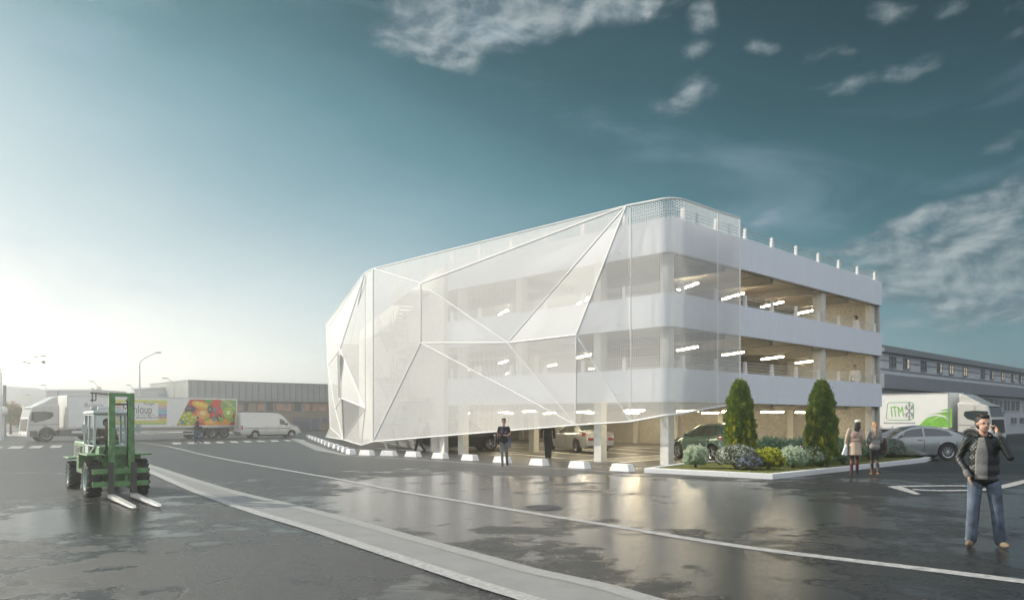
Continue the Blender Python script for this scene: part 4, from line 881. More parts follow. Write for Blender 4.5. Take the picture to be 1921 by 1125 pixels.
    for k in range(nax):
        for s in (-1, 1):
            put_wheel(r, x2+1.35+k*1.3, s*1.06, .52, .32, 0, 'truck', .58)
            m = MB(); n = 10
            for i in range(n):
                a0, a1 = PI*(.1+.8*i/n), PI*(.1+.8*(i+1)/n); cx = x2+1.35+k*1.3
                m.prism([(cx+.58*math.cos(a0), s*1.235, .52+.58*math.sin(a0)), (cx+.58*math.cos(a1), s*1.235, .52+.58*math.sin(a1)), (cx+.61*math.cos(a1), s*1.235, .52+.61*math.sin(a1)), (cx+.61*math.cos(a0), s*1.235, .52+.61*math.sin(a0))], (0, -s*.4, 0))
            m.build('mudguard', M_chas, r, None, True)
    return r, x1, x2
# left lorry with the fruit picture; visible flank is +y
fd = Vector((-.688, -.725, 0)); SLT = .86
F0 = G(88, 828); LO = F0+Vector((-.725, .688, 0))*1.2*SLT
def ktox(px):
    Pp = LO+Vector((.725, -.688, 0))*1.26*SLT; r_ = (px-CX)/F
    return -((r_*Pp.y-Pp.x)/(-fd.x+r_*fd.y))/SLT
print('KTOX', ktox(37), ktox(118), ktox(445))
LT, lx1, lx2 = lorry('articulated_lorry', (LO.x, LO.y, 0), math.atan2(fd.y, fd.x), 'white articulated lorry with a fruit picture on the trailer, behind the green forklift', 1, SLT, 14.2, 3, ktox(445.5))
def ktox(px):  # pixel on the flank plane -> local x
    Pp = LO+Vector((.725, -.688, 0))*1.26*SLT; r_ = (px-CX)/F
    # Pp + k*(-fd): solve (Pp.x - k fd.x)/(Pp.y - k fd.y) = r_
    k = (r_*Pp.y-Pp.x)/(-fd.x+r_*fd.y); return -k/SLT
def flat(col): return mat('print_%d_%d_%d' % tuple(int(c*99) for c in col), col, .5, var=.12, nscale=6)
YS = 1.2535
def sprint(poly, lay, m, parent, s, name=None, bld=True, mb=None):  # poly (x,z) on the flank
    b = mb or MB(); b.prism([(x, s*(YS+.0012*lay), z) for x, z in poly], (0, s*.0008, 0)); return b
def band(x0, x1, z0, z1): return [(x0, z0), (x1, z0), (x1, z1), (x0, z1)]
# fruit picture
xa = ktox(356); xb = ktox(331); xe = ktox(443); zt, zb0 = 3.80, 1.28
fr = MB(); FM = []; 
def fm(col):
    m = flat(col)
    if m not in FM: FM.append(m)
    return FM.index(m)
def clipfruit(poly):
    out = [(x, z) for x, z in poly]
    for (nx, nz, c_) in ((0, 1, zt), (0, -1, -zb0), (-1, 0, -xe), None or (1, 0, 1e9)):
        res = []
        for i in range(len(out)):
            p, q = out[i-1], out[i]; dp = nx*p[0]+nz*p[1]-c_; dq = nx*q[0]+nz*q[1]-c_
            if (dp <= 0) != (dq <= 0): t = dp/(dp-dq); res.append((p[0]+(q[0]-p[0])*t, p[1]+(q[1]-p[1])*t))
            if dq <= 0: res.append(q)
        out = res
        if len(out) < 3: return None
    # slanted front edge: from (xa,zt) to (xb,zb0), keep x <= line
    res = []; f = lambda p: p[0]-(xb+(xa-xb)*(p[1]-zb0)/(zt-zb0))
    for i in range(len(out)):
        p, q = out[i-1], out[i]; dp, dq = f(p), f(q)
        if (dp <= 0) != (dq <= 0): t = dp/(dp-dq); res.append((p[0]+(q[0]-p[0])*t, p[1]+(q[1]-p[1])*t))
        if dq <= 0: res.append(q)
    return res if len(res) > 2 else None
Lx = xb-xe
def fx(u): return xb-u*Lx
def fz(v): return zb0+v*(zt-zb0)
def blob(u, v, ru, rv, rot, col, lay):
    ru *= Lx; rv *= (zt-zb0); c, s = math.cos(rot), math.sin(rot); poly = [(fx(u)+(-ru*math.cos(a)*c-rv*math.sin(a)*s), fz(v)+(-ru*math.cos(a)*s*-1*-1+rv*math.sin(a)*c)) for a in [2*PI*i/20 for i in range(20)]]
    p = clipfruit(poly)
    if p: b = fr; n = len(b.v); b.prism([(x, YS+.0014*lay, z) for x, z in p], (0, .001, 0), fm(col))
p = clipfruit([(xa+9, zb0), (xa+9, zt), (xe-1, zt), (xe-1, zb0)]); fr.prism([(x, YS, z) for x, z in p], (0, .001, 0), fm((.55, .05, .02)))
def berry(u, v, r, col, hi, lay):
    blob(u, v, r, r*3.4, 0, col, lay)
    for k in range(7):
        a = k*2.4; blob(u+r*.6*math.cos(a)*(k/8+.2), v+r*2*math.sin(a)*(k/8+.2), r*.17, r*.5, 0, hi, lay+1)
blob(.88, .78, .16, .34, 0, (.22, .36, .10), 1); blob(.84, .9, .1, .05, .4, (.42, .5, .2), 2); blob(.93, .72, .1, .05, .5, (.42, .5, .2), 2); blob(.9, .6, .1, .04, .5, (.40, .48, .2), 2)
blob(.42, .76, .18, .15, .28, (.75, .45, .03), 3); blob(.40, .80, .12, .07, .28, (.86, .62, .08), 4)
blob(.22, .62, .09, .14, .1, (.06, .035, .07), 5); blob(.20, .66, .04, .05, .1, (.20, .15, .22), 6)
blob(.40, .38, .15, .26, 0, (.72, .16, .03), 5); blob(.43, .42, .10, .18, 0, (.82, .42, .08), 6); blob(.43, .48, .05, .09, 0, (.88, .66, .30), 7)
for (u, v) in ((.08, .56), (.05, .38), (.14, .36), (.20, .42), (.12, .20), (.18, .24), (.24, .16), (.08, .08), (.20, .06), (.27, .28)):
    blob(u, v, .055, .12, 0, (.50, .55, .02), 8); blob(u-.012, v+.03, .022, .045, 0, (.72, .76, .18), 9)
blob(.55, .70, .05, .05, .5, (.02, .40, .03), 8); blob(.52, .95, .07, .08, .3, (.04, .42, .05), 8); blob(.62, .92, .06, .16, -.5, (.72, .04, .03), 7); blob(.68, .82, .05, .14, .5, (.70, .05, .03), 7)
blob(.68, .50, .13, .18, .25, (.72, .03, .03), 8); blob(.60, .42, .06, .12, 0, (.66, .03, .03), 8)
for k in range(26): blob(.58+.2*random.random(), .38+.26*random.random(), .004, .010, 0, (.9, .7, .4), 10)
berry(.545, .62, .045, (.025, .03, .02), (.35, .45, .2), 10); berry(.70, .30, .045, (.025, .03, .02), (.35, .45, .2), 10)
berry(.63, .60, .028, (.03, .20, .28), (.12, .4, .5), 10); berry(.61, .25, .030, (.03, .22, .30), (.12, .4, .5), 10); berry(.09, .12, .030, (.03, .22, .30), (.12, .4, .5), 11)
blob(.86, .50, .10, .26, 0, (.18, .30, .02), 9); blob(.86, .50, .085, .22, 0, (.42, .60, .05), 10); blob(.86, .50, .035, .09, 0, (.75, .82, .45), 12)
for k in range(16): a = 2*PI*k/16; blob(.86+.05*math.cos(a), .50+.13*math.sin(a), .005, .014, 0, (.03, .03, .02), 12)
blob(.58, .10, .14, .16, 0, (.78, .34, .03), 9); blob(.56, .14, .08, .08, 0, (.88, .52, .12), 10); blob(.80, .12, .10, .16, 0, (.80, .32, .03), 9); blob(.74, .22, .04, .10, .3, (.22, .42, .04), 11); blob(.50, .26, .03, .08, .3, (.25, .45, .05), 11); blob(.92, .22, .05, .1, .3, (.25, .45, .05), 11)
fr.build('fruit_picture', FM, LT, None, True)
# striped badge with lettering
xs0 = ktox(212); xs1 = ktox(313); bd = MB(); BMs = []
def bm_(col):
    m = flat(col)
    if m not in BMs: BMs.append(m)
    return BMs.index(m)
rows = [((.62, .62, .05), 3.42, 3.52), ((.70, .70, .12), 3.53, 3.60), ((.75, .74, .20), 3.61, 3.68), ((.72, .58, .05), 1.62, 1.72), ((.62, .62, .05), 1.73, 1.78), ((.50, .62, .03), 1.52, 1.60), ((.25, .52, .04), 1.40, 1.50)]
for col, z0, z1 in rows: bd.prism([(x, YS+.001, z) for x, z in band(xs1 if z0 > 1.6 else xs1+.05, xs0, z0, z1)], (0, .001, 0), bm_(col))
cols = [(.72, .55, .05), (.74, .62, .10), (.75, .30, .12), (.60, .62, .6), (.55, .25, .45), (.62, .60, .6), (.10, .42, .55), (.20, .55, .60), (.18, .62, .66), (.10, .35, .55), (.35, .15, .50), (.55, .25, .45), (.75, .40, .30), (.74, .45, .15), (.72, .58, .05)]
for sx0, sx1 in ((ktox(313), ktox(297)), (ktox(228), ktox(218))):
    for i, col in enumerate(cols): z1 = 3.40-i*.108; bd.prism([(x, YS+.0022, z) for x, z in band(sx0, sx1, z1-.085, z1)], (0, .001, 0), bm_(col))
bd.build('striped_badge', BMs, LT, None, True)
M_txt = mat('print_dark', (.10, .10, .09), .5, var=.05)
tx = ktox(229)
textobj('Monloup', 1.12, (tx, YS+.004, 2.42), (-1, 0, 0), (0, 0, 1), M_txt, LT, sx=(tx-ktox(291))/4.45)
textobj('Rungis', .34, (ktox(269), YS+.004, 3.22), (-1, 0, 0), (0, 0, 1), M_txt, LT, sx=1.1)
textobj('distribution', .30, (ktox(254), YS+.004, 1.98), (-1, 0, 0), (0, 0, 1), M_txt, LT, sx=2.0)
u_ = MB(); u_.box(ktox(291), ktox(230), YS, YS+.003, 2.28, 2.31); u_.build('underline', M_txt, LT)
textobj('Rungis', .55, (ktox(158), YS+.004, 2.95), (-1, 0, 0), (0, 0, 1), mat('print_grey', (.25, .25, .24), .5), LT, sx=1.1)
# right lorry
rd = Vector((.60, -.80, 0)); SR = .86; PC = Vector((28.6, 51.2, 0))     # near front corner of the trailer
side_n = Vector((-.8, -.6, 0)); ROo = PC-side_n*1.25*SR+rd*1.55*SR
RT, rx1, rx2 = lorry('articulated_lorry', (ROo.x, ROo.y, 0), math.atan2(rd.y, rd.x), 'white lorry with green swoosh and frost emblem, right of the car park', -1, SR, 7.0, 2)
def ktx2(px):
    Pp = PC; r_ = (px-CX)/F; k = (r_*Pp.y-Pp.x)/(rd.x-r_*rd.y); return rx1+k/SR
gb = MB(); GM = [mat('print_green', (.20, .50, .06), .5, var=.3, nscale=.6), mat('print_pale_green', (.50, .68, .30), .5), mat('trailer_print_white', (.76, .77, .75), .5, var=.03), mat('print_mid_green', (.10, .40, .10), .5, var=.1)]
YR = -YS
g0 = ktx2(1722); g1 = ktx2(1786)
def arcpts(p0, p1, p2, n=12): return [((1-t)**2*p0[0]+2*t*(1-t)*p1[0]+t*t*p2[0], (1-t)**2*p0[1]+2*t*(1-t)*p1[1]+t*t*p2[1]) for t in [i/n for i in range(n+1)]]
up = arcpts((g0, 1.3), (g0+(g1-g0)*.45, 2.75), (g1, 2.72)); gb.prism([(x, YR, z) for x, z in up+[(g1, 1.3)]], (0, -.001, 0), 0)
def swoosh(p0, p1, p2, w, mi, lay):
    a = arcpts(p0, p1, p2); 
    for i in range(len(a)-1):
        (x0, z0), (x1_, z1_) = a[i], a[i+1]; h0 = w*math.sin(PI*min(1, (i+.3)/len(a)+.1)); h1 = w*math.sin(PI*min(1, (i+1.3)/len(a)+.1)); gb.prism([(x0, YR-.0015*lay, z0-h0/2), (x1_, YR-.0015*lay, z1_-h1/2), (x1_, YR-.0015*lay, z1_+h1/2), (x0, YR-.0015*lay, z0+h0/2)], (0, -.001, 0), mi)
swoosh((g0+(g1-g0)*.25, 2.2), (g0+(g1-g0)*.65, 2.62), (g1, 2.5), .16, 2, 2); swoosh((g0+(g1-g0)*.2, 1.95), (g0+(g1-g0)*.7, 2.7), (g1, 1.55), .14, 2, 2); swoosh((g0+(g1-g0)*.35, 1.7), (g0+(g1-g0)*.7, 2.4), (g1, 2.05), .10, 1, 1)
e0 = ktx2(1665); e1 = ktx2(1714)
fr_ = [(e0+.1, 3.25), (e1-.2, 3.25), (e1, 3.1), (e1, 2.0), (e1-.3, 1.85), (e0+.1, 1.85), (e0-.12, 2.0), (e0, 3.1)]
for i in range(8):
    a, c_ = fr_[i-1], fr_[i]; gb.beam((a[0], YR-.002, a[1]), (c_[0], YR-.002, c_[1]), .006, .045, 3)
# snow crystal
sc_ = (e1-.35, 2.55)
gb.build('green_swoosh', GM, RT, None, True)
sn = MB()
for k in range(6):
    a = PI/2+k*PI/3; q = (sc_[0]+.42*math.cos(a)*.8, sc_[1]+.72*math.sin(a)); sn.beam((sc_[0], YR-.003, sc_[1]), (q[0], YR-.003, q[1]), .008, .05)
    for f in (.5, .78):
        m_ = (sc_[0]+(q[0]-sc_[0])*f, sc_[1]+(q[1]-sc_[1])*f)
        for s in (-1, 1): sn.beam((m_[0], YR-.003, m_[1]), (m_[0]+.16*math.cos(a+s*.8), YR-.003, m_[1]+.24*math.sin(a+s*.8)), .008, .04)
sn.build('frost_emblem', mat('print_slate', (.16, .20, .20), .5), RT)
textobj('ITM', 1.2, (e0+.30, YR-.004, 2.12), (1, 0, 0), (0, 0, 1), GM[0], RT, shear=-.25, sx=(e1-.85-e0)/2.6*1.15, ext=.006)
tl_ = MB()
for i in range(16): tl_.box(ktx2(1658)+i*.16, ktx2(1658)+i*.16+.10, YR-.004, YR, 1.55, 1.66)
tl_.build('small_print', mat('print_slate', (.16, .20, .20), .5), RT)
# ================================================================== forklift
M_fg = mat('forklift_green', (.095, .225, .075), .42, var=.5, nscale=7, bump=.1, bscale=12, detail=8, coat=.3); M_fl = mat('forklift_pale', (.50, .54, .52), .45, var=.06)
M_fork = mat('fork_steel', (.80, .78, .74), .35, metal=.35, var=.2, nscale=6); M_dark = mat('mast_dark', (.045, .045, .042), .5, var=.3); M_fw = mat('wheel_grey_green', (.42, .50, .46), .5, var=.08)
FKo = Vector((-8.76, 17.29, 0)); FK = empty('forklift_truck', FKo, math.radians(-53.1), 'green rough terrain forklift with its driver, forks down, on the wet road at left', 'forklift')
def fwheel(x, y, R, w):
    b = MB(); b.lathe([(R*.58, -w/2+.02), (R*.80, -w/2), (R*.93, -w/2+.03), (R*.955, 0), (R*.93, w/2-.03), (R*.80, w/2), (R*.58, w/2-.02), (R*.56, 0), (R*.58, -w/2+.02)], 'y', n=36)
    nl = 18
    for i in range(nl):
        for s in (-1, 1):
            a0 = 2*PI*(i+(.5 if s > 0 else 0))/nl; a1 = a0+.26; q = []
            for rr in (R*.90, R):
                q += [(rr*math.cos(a0), 0, rr*math.sin(a0)), (rr*math.cos(a0+.11), 0, rr*math.sin(a0+.11)), (rr*math.cos(a1+.11)*.985, s*w*.5, rr*math.sin(a1+.11)*.985), (rr*math.cos(a1)*.985, s*w*.5, rr*math.sin(a1)*.985)]
            b.hexa(q)
    o = b.build('wheel', M_rub, FK, 30, True); o.location = (x, y, R)
    q = MB(); r = R*.58; q.lathe([(r, w/2-.01), (r*.93, w/2-.02), (r*.85, w*.05), (r*.5, w*.02), (r*.42, w*.22), (.001, w*.24)], 'y', n=30)
    for i in range(6): a = 2*PI*i/6; q.tube((r*.3*math.cos(a), w*.2, r*.3*math.sin(a)), (r*.3*math.cos(a), w*.28, r*.3*math.sin(a)), .014, .014, 6)
    rm = q.build('rim', M_fw, o, 40)
    if y < 0: o.rotation_euler = (0, 0, PI)
WB = 2.8
for y in (-.47, .47): fwheel(0, y, .42, .30); fwheel(-WB, y*.96, .345, .26)
def fpart(name, m, fn, bv=.012, par=None):
    b = MB(); fn(b); o = b.build(name, m, par or FK, None, True); 
    if bv: bev(o, bv, 2)
    return o
fpart('chassis', M_fg, lambda b: (b.box(-WB-.35, .22, -.26, .26, .36, .66)))
fpart('engine_cover', M_fg, lambda b: b.taper(-WB-.42, -1.62, -.40, .40, .64, 1.17, .03, .02), .03)
fpart('cover_grille', M_dark, lambda b: [b.box(-WB-.1, -1.95, -.405-.004*0-.012, -.39, .76+.055*i, .79+.055*i) for i in range(6)], 0)
for s in (-1, 1):
    fpart('mudguard', M_fg, lambda b: (b.box(-.62, .44, min(s*.28, s*.64), max(s*.28, s*.64), .93, .965), b.hexa([(-.66, s*.28, .62), (-.62, s*.28, .62), (-.62, s*.64, .62), (-.66, s*.64, .62), (-.66, s*.28, .965), (-.62, s*.28, .965), (-.62, s*.64, .965), (-.66, s*.64, .965)][::1] if s > 0 else [(-.66, s*.64, .62), (-.62, s*.64, .62), (-.62, s*.28, .62), (-.66, s*.28, .62), (-.66, s*.64, .965), (-.62, s*.64, .965), (-.62, s*.28, .965), (-.66, s*.28, .965)])), .008)
    fpart('mudguard', M_fg, lambda b: b.box(-WB-.42, -WB+.46, min(s*.28, s*.62), max(s*.28, s*.62), .755, .79), .008)
    fpart('side_tank', M_fg, lambda b: b.box(-1.95, -.85, min(s*.26, s*.50), max(s*.26, s*.50), .46, .86), .02)
fpart('front_panel', M_fg, lambda b: b.box(-.30, .16, -.36, .36, .50, 1.12), .02)
fpart('tilt_seat_box', M_fg, lambda b: b.box(-1.62, -.30, -.38, .38, .62, .90), .02)
# cab
def cabf(b):
    P = {}
    for s in (-1, 1):
        y = s*.385
        b.beam((-.24, y, 1.10), (-.34, y*.95, 1.84), .05, .05); b.beam((-1.56, y, .88), (-1.50, y*.95, 1.84), .05, .05); b.beam((-.98, y, .90), (-.98, y*.96, 1.84), .04, .04)
        b.beam((-.26, y, 1.12), (-1.54, y, 1.12), .03, .03); b.beam((-.34, y*.95, 1.82), (-1.50, y*.95, 1.82), .045, .045); b.beam((-.24, y, 1.10), (-.98, y, .90), .03, .03)
    for x, z in ((-.34, 1.82), (-1.50, 1.82), (-.25, 1.12)): b.beam((x, -.37, z), (x, .37, z), .045, .045)
fpart('cab_frame', M_fl, cabf, .006)
fpart('cab_roof', M_fl, lambda b: b.taper(-1.60, -.26, -.42, .42, 1.845, 1.90, .03, .03), .015)
for s in (-1, 1):
    y = s*.375; b = MB(); b.quad((-.99, y, 1.0), (-.27, y, 1.13), (-.35, y*.96, 1.80), (-.99, y*.96, 1.80)); b.build('side_window', M_glass, FK)
    b = MB(); b.quad((-1.53, y, 1.14), (-1.0, y, 1.14), (-1.0, y*.96, 1.80), (-1.49, y*.96, 1.80)); b.build('side_window', M_glass, FK)
    b = MB(); b.prism([(-1.55, y, .88), (-.98, y, .90), (-.98, y, 1.11), (-1.55, y, 1.11)], (0, s*.012, 0)); b.build('door_panel', M_fl, FK, None, True)
    fpart('mirror', M_fl, lambda b: (b.box(-.48, -.45, min(s*.50, s*.60), max(s*.50, s*.60), 1.40, 1.60), b.beam((-.45, s*.38, 1.55), (-.465, s*.52, 1.5), .015, .015)), 0)
b = MB(); b.quad((-.262, -.36, 1.14), (-.262, .36, 1.14), (-.345, .34, 1.79), (-.345, -.34, 1.79)); b.build('windscreen', M_glass, FK)
fpart('work_lamp', M_fl, lambda b: (b.box(-.42, -.28, -.44, -.30, 1.93, 2.0), b.beam((-.35, -.37, 1.89), (-.35, -.37, 1.94), .02, .02)), .01)
fpart('work_lamp', M_fl, lambda b: (b.box(-.42, -.28, .30, .44, 1.93, 2.0), b.beam((-.35, .37, 1.89), (-.35, .37, 1.94), .02, .02)), .01)
b = MB(); b.path([(-1.66, -.36, 1.1), (-1.66, -.36, 1.55), (-1.70, -.36, 1.66)], .028, 8); b.build('exhaust_pipe', M_chr, FK)
b = MB(); b.tube((-1.70, -.05, 1.17), (-1.70, -.05, 1.25), .05); b.build('filler_cap', M_dark, FK)
fpart('seat', M_black, lambda b: (b.box(-1.38, -1.0, -.2, .2, .92, 1.03), b.box(-1.42, -1.33, -.2, .2, 1.0, 1.42)), .02)
b = MB()
for i in range(16):
    a0, a1 = 2*PI*i/16, 2*PI*(i+1)/16; b.tube((-.58-.05*math.sin(a0), .15*math.cos(a0), 1.25+.14*math.sin(a0)*.6), (-.58-.05*math.sin(a1), .15*math.cos(a1), 1.25+.14*math.sin(a1)*.6), .012)
b.tube((-.58, 0, 1.25), (-.42, 0, 1.0), .015); b.build('steering_wheel', M_black, FK)
# mast
for s in (-1, 1):
    y = .04+s*.19
    fpart('mast_upright', M_fg, lambda b: (b.box(.30, .46, y-.012*0-.06 if s < 0 else y+.045, y-.045 if s < 0 else y+.06, .22, 2.27), b.box(.30, .33, y-.06, y+.06, .221, 2.269), b.box(.43, .46, y-.06, y+.06, .221, 2.269)), .004)
    fpart('inner_upright', M_dark, lambda b: b.box(.345, .415, y-.030, y+.030, .24, 2.20), .004)
    fpart('lift_chain', M_dark, lambda b: b.box(.36, .38, .04+s*.125-.010, .04+s*.125+.010, .5, 2.12), 0)
fpart('mast_top_beam', M_fg, lambda b: (b.box(.31, .45, -.213, .293, 2.21, 2.285)), .01)
fpart('mast_crossbar', M_dark, lambda b: (b.box(.35, .41, -.12, .20, 2.02, 2.06)), 0)
fpart('mast_crossbar', M_fg, lambda b: (b.box(.31, .35, -.12, .20, .95, 1.08)), 0)
b = MB(); b.tube((.27, -.09, .4), (.27, -.09, 1.3), .028, .028, 12); b.tube((.27, -.09, 1.3), (.27, -.09, 2.2), .016, .016, 10); b.build('lift_cylinder', M_dark, FK, 50)
for s in (-1, 1):
    b = MB(); b.tube((.0, s*.30, .72), (.34, s*.24, 1.15), .03, .03, 10); b.build('tilt_cylinder', M_dark, FK, 50)
fpart('mast_lamp_bracket', M_dark, lambda b: (b.beam((.36, -.2, 2.25), (.36, -.56, 2.28), .025, .025), b.beam((.36, -.52, 2.27), (.36, -.52, 2.08), .02, .02), b.beam((.36, -.45, 2.27), (.36, -.45, 2.12), .02, .02), b.beam((.36, -.56, 2.12), (.36, -.45, 2.12), .02, .02)), 0)
fpart('mast_work_lamp', M_lamp, lambda b: b.box(.33, .43, -.42, -.24, 1.92, 1.99), .01)
for z in (.33, .60): fpart('carriage_bar', M_fg, lambda b: b.box(.50, .58, -.55, .55, z-.055, z+.055), .006)
fpart('carriage_plate', M_fg, lambda b: [b.box(.47, .499, yy-.03, yy+.03, .25, .70) for yy in (-.12, .12)], 0)
for y in (-.20, .25):
    o = fpart('fork_shank', M_dark, lambda b: b.box(.585, .635, y-.055, y+.055, .10, .80), .005)
    b = MB(); b.add([(.585, y-.065, .04), (.585, y+.065, .04), (.585, y+.065, .12), (.585, y-.065, .12), (2.75, y-.065, .035), (2.75, y+.065, .035), (2.75, y+.065, .07), (2.75, y-.065, .07), (2.95, y-.03, .035), (2.95, y+.03, .035), (2.95, y+.03, .048), (2.95, y-.03, .048)], [(3, 2, 1, 0), (0, 1, 5, 4), (1, 2, 6, 5), (2, 3, 7, 6), (3, 0, 4, 7), (4, 5, 9, 8), (5, 6, 10, 9), (6, 7, 11, 10), (7, 4, 8, 11), (8, 9, 10, 11)]); bev(b.build('fork_blade', M_fork, FK, None, True), .004)
b = MB(); b.path([(.1, .2, 1.1), (.2, .26, 1.5), (.3, .22, 1.9), (.32, .15, 2.15)], .012, 6); b.path([(.1, -.2, 1.1), (.2, -.24, 1.3), (.3, -.12, 1.0), (.45, -.1, .62)], .012, 6); b.build('hydraulic_hose', M_black, FK)
def fk(x, y, z=0): v = Matrix.Rotation(math.radians(-53.1), 3, 'Z')@Vector((x, y, z)); return FKo+v
# ================================================================== people
M_skin = mat('skin', (.52, .32, .23), .5, var=.06, nscale=12); M_skin.node_tree.nodes['Principled BSDF'].inputs['Subsurface Weight'].default_value = .05
M_eye = mat('eye_dark', (.03, .02, .015), .2, var=0); M_lip = mat('lip', (.38, .15, .12), .5, var=0); M_sole = mat('sole', (.05, .045, .04), .7, var=.1)
def cloth(name, col, rough=.85, var=.18, nscale=14, bump=.35, bscale=60): return mat(name, col, rough, var=var, nscale=nscale, bump=bump, bscale=bscale)
class Fig:
    def __init__(s, name, pos, rot, H, label, female=False, lean=0, cat='person', group=None):
        s.root = empty(name, pos, rot, label, cat, group, H/1.75); s.female = female
    def J(s, **k):
        f = s.female; sh = .165 if f else .195; hp = .09
        D = dict(pel=(0, 0, .95), waist=(0, 0, 1.08), chest=(0, .01, 1.28), neck=(0, .0, 1.47), head=(0, .02, 1.63),
                 Rs=(sh, 0, 1.42), Re=(sh+.06, -.02, 1.13), Rw=(sh+.07, .03, .88), Ls=(-sh, 0, 1.42), Le=(-sh-.06, -.02, 1.13), Lw=(-sh-.07, .03, .88),
                 Rh=(hp, 0, .92), Rk=(hp+.02, .02, .50), Ra=(hp+.02, -.01, .09), Lh=(-hp, 0, .92), Lk=(-hp-.02, .02, .50), La=(-hp-.02, -.01, .09))
        D.update(k); s.j = {a: Vector(b) for a, b in D.items()}; s.yaw = 0; return s
    def cap(s, b, a, c, r0, r1, n=12): b.tube(a, c, r0, r1, n); b.ell(a, r0, r0, r0, n, 8); b.ell(c, r1, r1, r1, n, 8)
    def leg(s, b, S, g=0, ra=.045, rk=.058, rt=.085):
        j = s.j; s.cap(b, j[S+'h'], j[S+'k'], rt+g, rk+g); s.cap(b, j[S+'k'], j[S+'k'].lerp(j[S+'a'], .35), rk+g, rk+.002+g); s.cap(b, j[S+'k'].lerp(j[S+'a'], .35), j[S+'a'], rk+.002+g, ra+g)
    def arm(s, b, S, g=0, upto=1.0):
        j = s.j; k = .86 if s.female else 1; s.cap(b, j[S+'s'], j[S+'s'].lerp(j[S+'e'], min(1, upto*2)), .052*k+g, (.052-.012*min(1, upto*2))*k+g)
        if upto > .5: s.cap(b, j[S+'e'], j[S+'e'].lerp(j[S+'w'], min(1, (upto-.5)*2)), .040*k+g, (.030 if upto > .9 else .034)*k+g)
    def torso(s, b, g=0, low=None):
        j = s.j; f = s.female; w1, w2, w3 = ((.135, .105, .145) if f else (.145, .135, .155)); p, wa, ch, n = j['pel'], j['waist'], j['chest'], j['neck']
        b.ell(p-Vector((0, 0, .01)), (.165 if f else .16)+g, .115+g, .13+g, 18, 12); b.ell(wa, w2+.02+g, .095+g, .17, 18, 12); b.ell(ch, w3+.01+g, .115+g, .19+g*.5, 18, 12)
        if f: b.ell(ch+Vector((.07, .085, -.02)), .055+g*.5, .05, .055, 10, 8); b.ell(ch+Vector((-.07, .085, -.02)), .055+g*.5, .05, .055, 10, 8)
        [s.cap(b, j[q].lerp(n, .10)-Vector((0, 0, .03)), n+Vector((0, 0, -.055)), .052+g, .058+g*.6) for q in ('Rs', 'Ls')]; b.tube(n-Vector((0, 0, .10)), n+Vector((0, 0, .0)), .085+g, .055+g*.5, 12)
    def hand(s, b, S, d, nrm, curl=.5, thumb=1):
        w = s.j[S+'w']; d = Vector(d).normalized(); n = Vector(nrm).normalized(); n = (n-d*n.dot(d)).normalized(); u = d.cross(n); k = .9 if s.female else 1
        R = Matrix((u, d, n)).transposed(); b.ell(w+d*.05*k, .040*k, .052*k, .017*k, 12, 8, rot=R); s.cap(b, w-d*.01, w+d*.03, .026*k, .028*k, 8)
        for i, (o, L_) in enumerate(((-.029, .062), (-.010, .074), (.010, .070), (.028, .054))):
            p = w+d*.092*k+u*o*k; d1 = (d*math.cos(curl*.6)+n*math.sin(curl*.6)); d2 = (d*math.cos(curl*1.8)+n*math.sin(curl*1.8)); q = p+d1*L_*.5*k; r_ = q+d2*L_*.5*k; s.cap(b, p-d*.02, q, .0098*k, .0092*k, 7); s.cap(b, q, r_, .0092*k, .008*k, 7)
        p = w+d*.03*k-u*.03*k*thumb; q = p-u*.028*k*thumb+d*.025*k+n*.008; s.cap(b, p, q, .013*k, .011*k, 7); s.cap(b, q, q+d*.028*k+n*.010*curl, .011*k, .009*k, 7)
    def body(s, hands=(((0, 0, -1), (0, 1, 0)), ((0, 0, -1), (0, 1, 0))), curl=(.5, .5), vox=.012, lower=True, yaw=0, barelegs=False, pitch=0):
        b = MB(); j = s.j; s.torso(b, -.012); s.arm(b, 'R', -.004); s.arm(b, 'L', -.004)
        if lower: s.leg(b, 'R', -.006); s.leg(b, 'L', -.006)
        s.cap(b, j['neck']-Vector((0, 0, .05)), j['head']-Vector((0, .015, .08)), .055 if not s.female else .046, .048 if not s.female else .042)
        s.hand(b, 'R', hands[0][0], hands[0][1], curl[0], 1); s.hand(b, 'L', hands[1][0], hands[1][1], curl[1], -1)
        s.R = Matrix.Rotation(yaw, 3, 'Z')@Matrix.Rotation(pitch, 3, 'X'); h = j['head']; T = lambda v: h+s.R@Vector(v); s.T = T
        b.ell(T((0, -.005, .025)), .074, .092, .088, 16, 12, rot=s.R); b.ell(T((0, .028, -.045)), .056, .062, .066, 14, 10, rot=s.R); b.ell(T((0, .06, -.085)), .026, .022, .022, 10, 8, rot=s.R)
        b.ell(T((0, .092, -.020)), .012, .015, .016, 8, 6, rot=s.R); b.ell(T((0, .088, .005)), .009, .012, .026, 8, 6, rot=s.R)
        for sx in (-1, 1): b.ell(T((sx*.073, -.008, -.005)), .009, .018, .027, 8, 6, rot=s.R); b.ell(T((sx*.034, .078, .020)), .022, .010, .008, 8, 6, rot=s.R)
        me = evalmesh(b.mesh('body', M_skin), [('REMESH', dict(mode='VOXEL', voxel_size=vox)), ('SMOOTH', dict(factor=.5, iterations=3 if vox > .009 else 2))])
        me.name = 'body'; me.polygons.foreach_set('use_smooth', [True]*len(me.polygons)); o = bpy.data.objects.new('body', me); COL.objects.link(o); o.parent = s.root
        if not me.materials: me.materials.append(M_skin)
        for sx in (-1, 1):
            e = MB(); e.ell(T((sx*.031, .081, .004)), .012, .009, .006, 8, 6, rot=s.R); e.build('eye', M_eye, s.root)
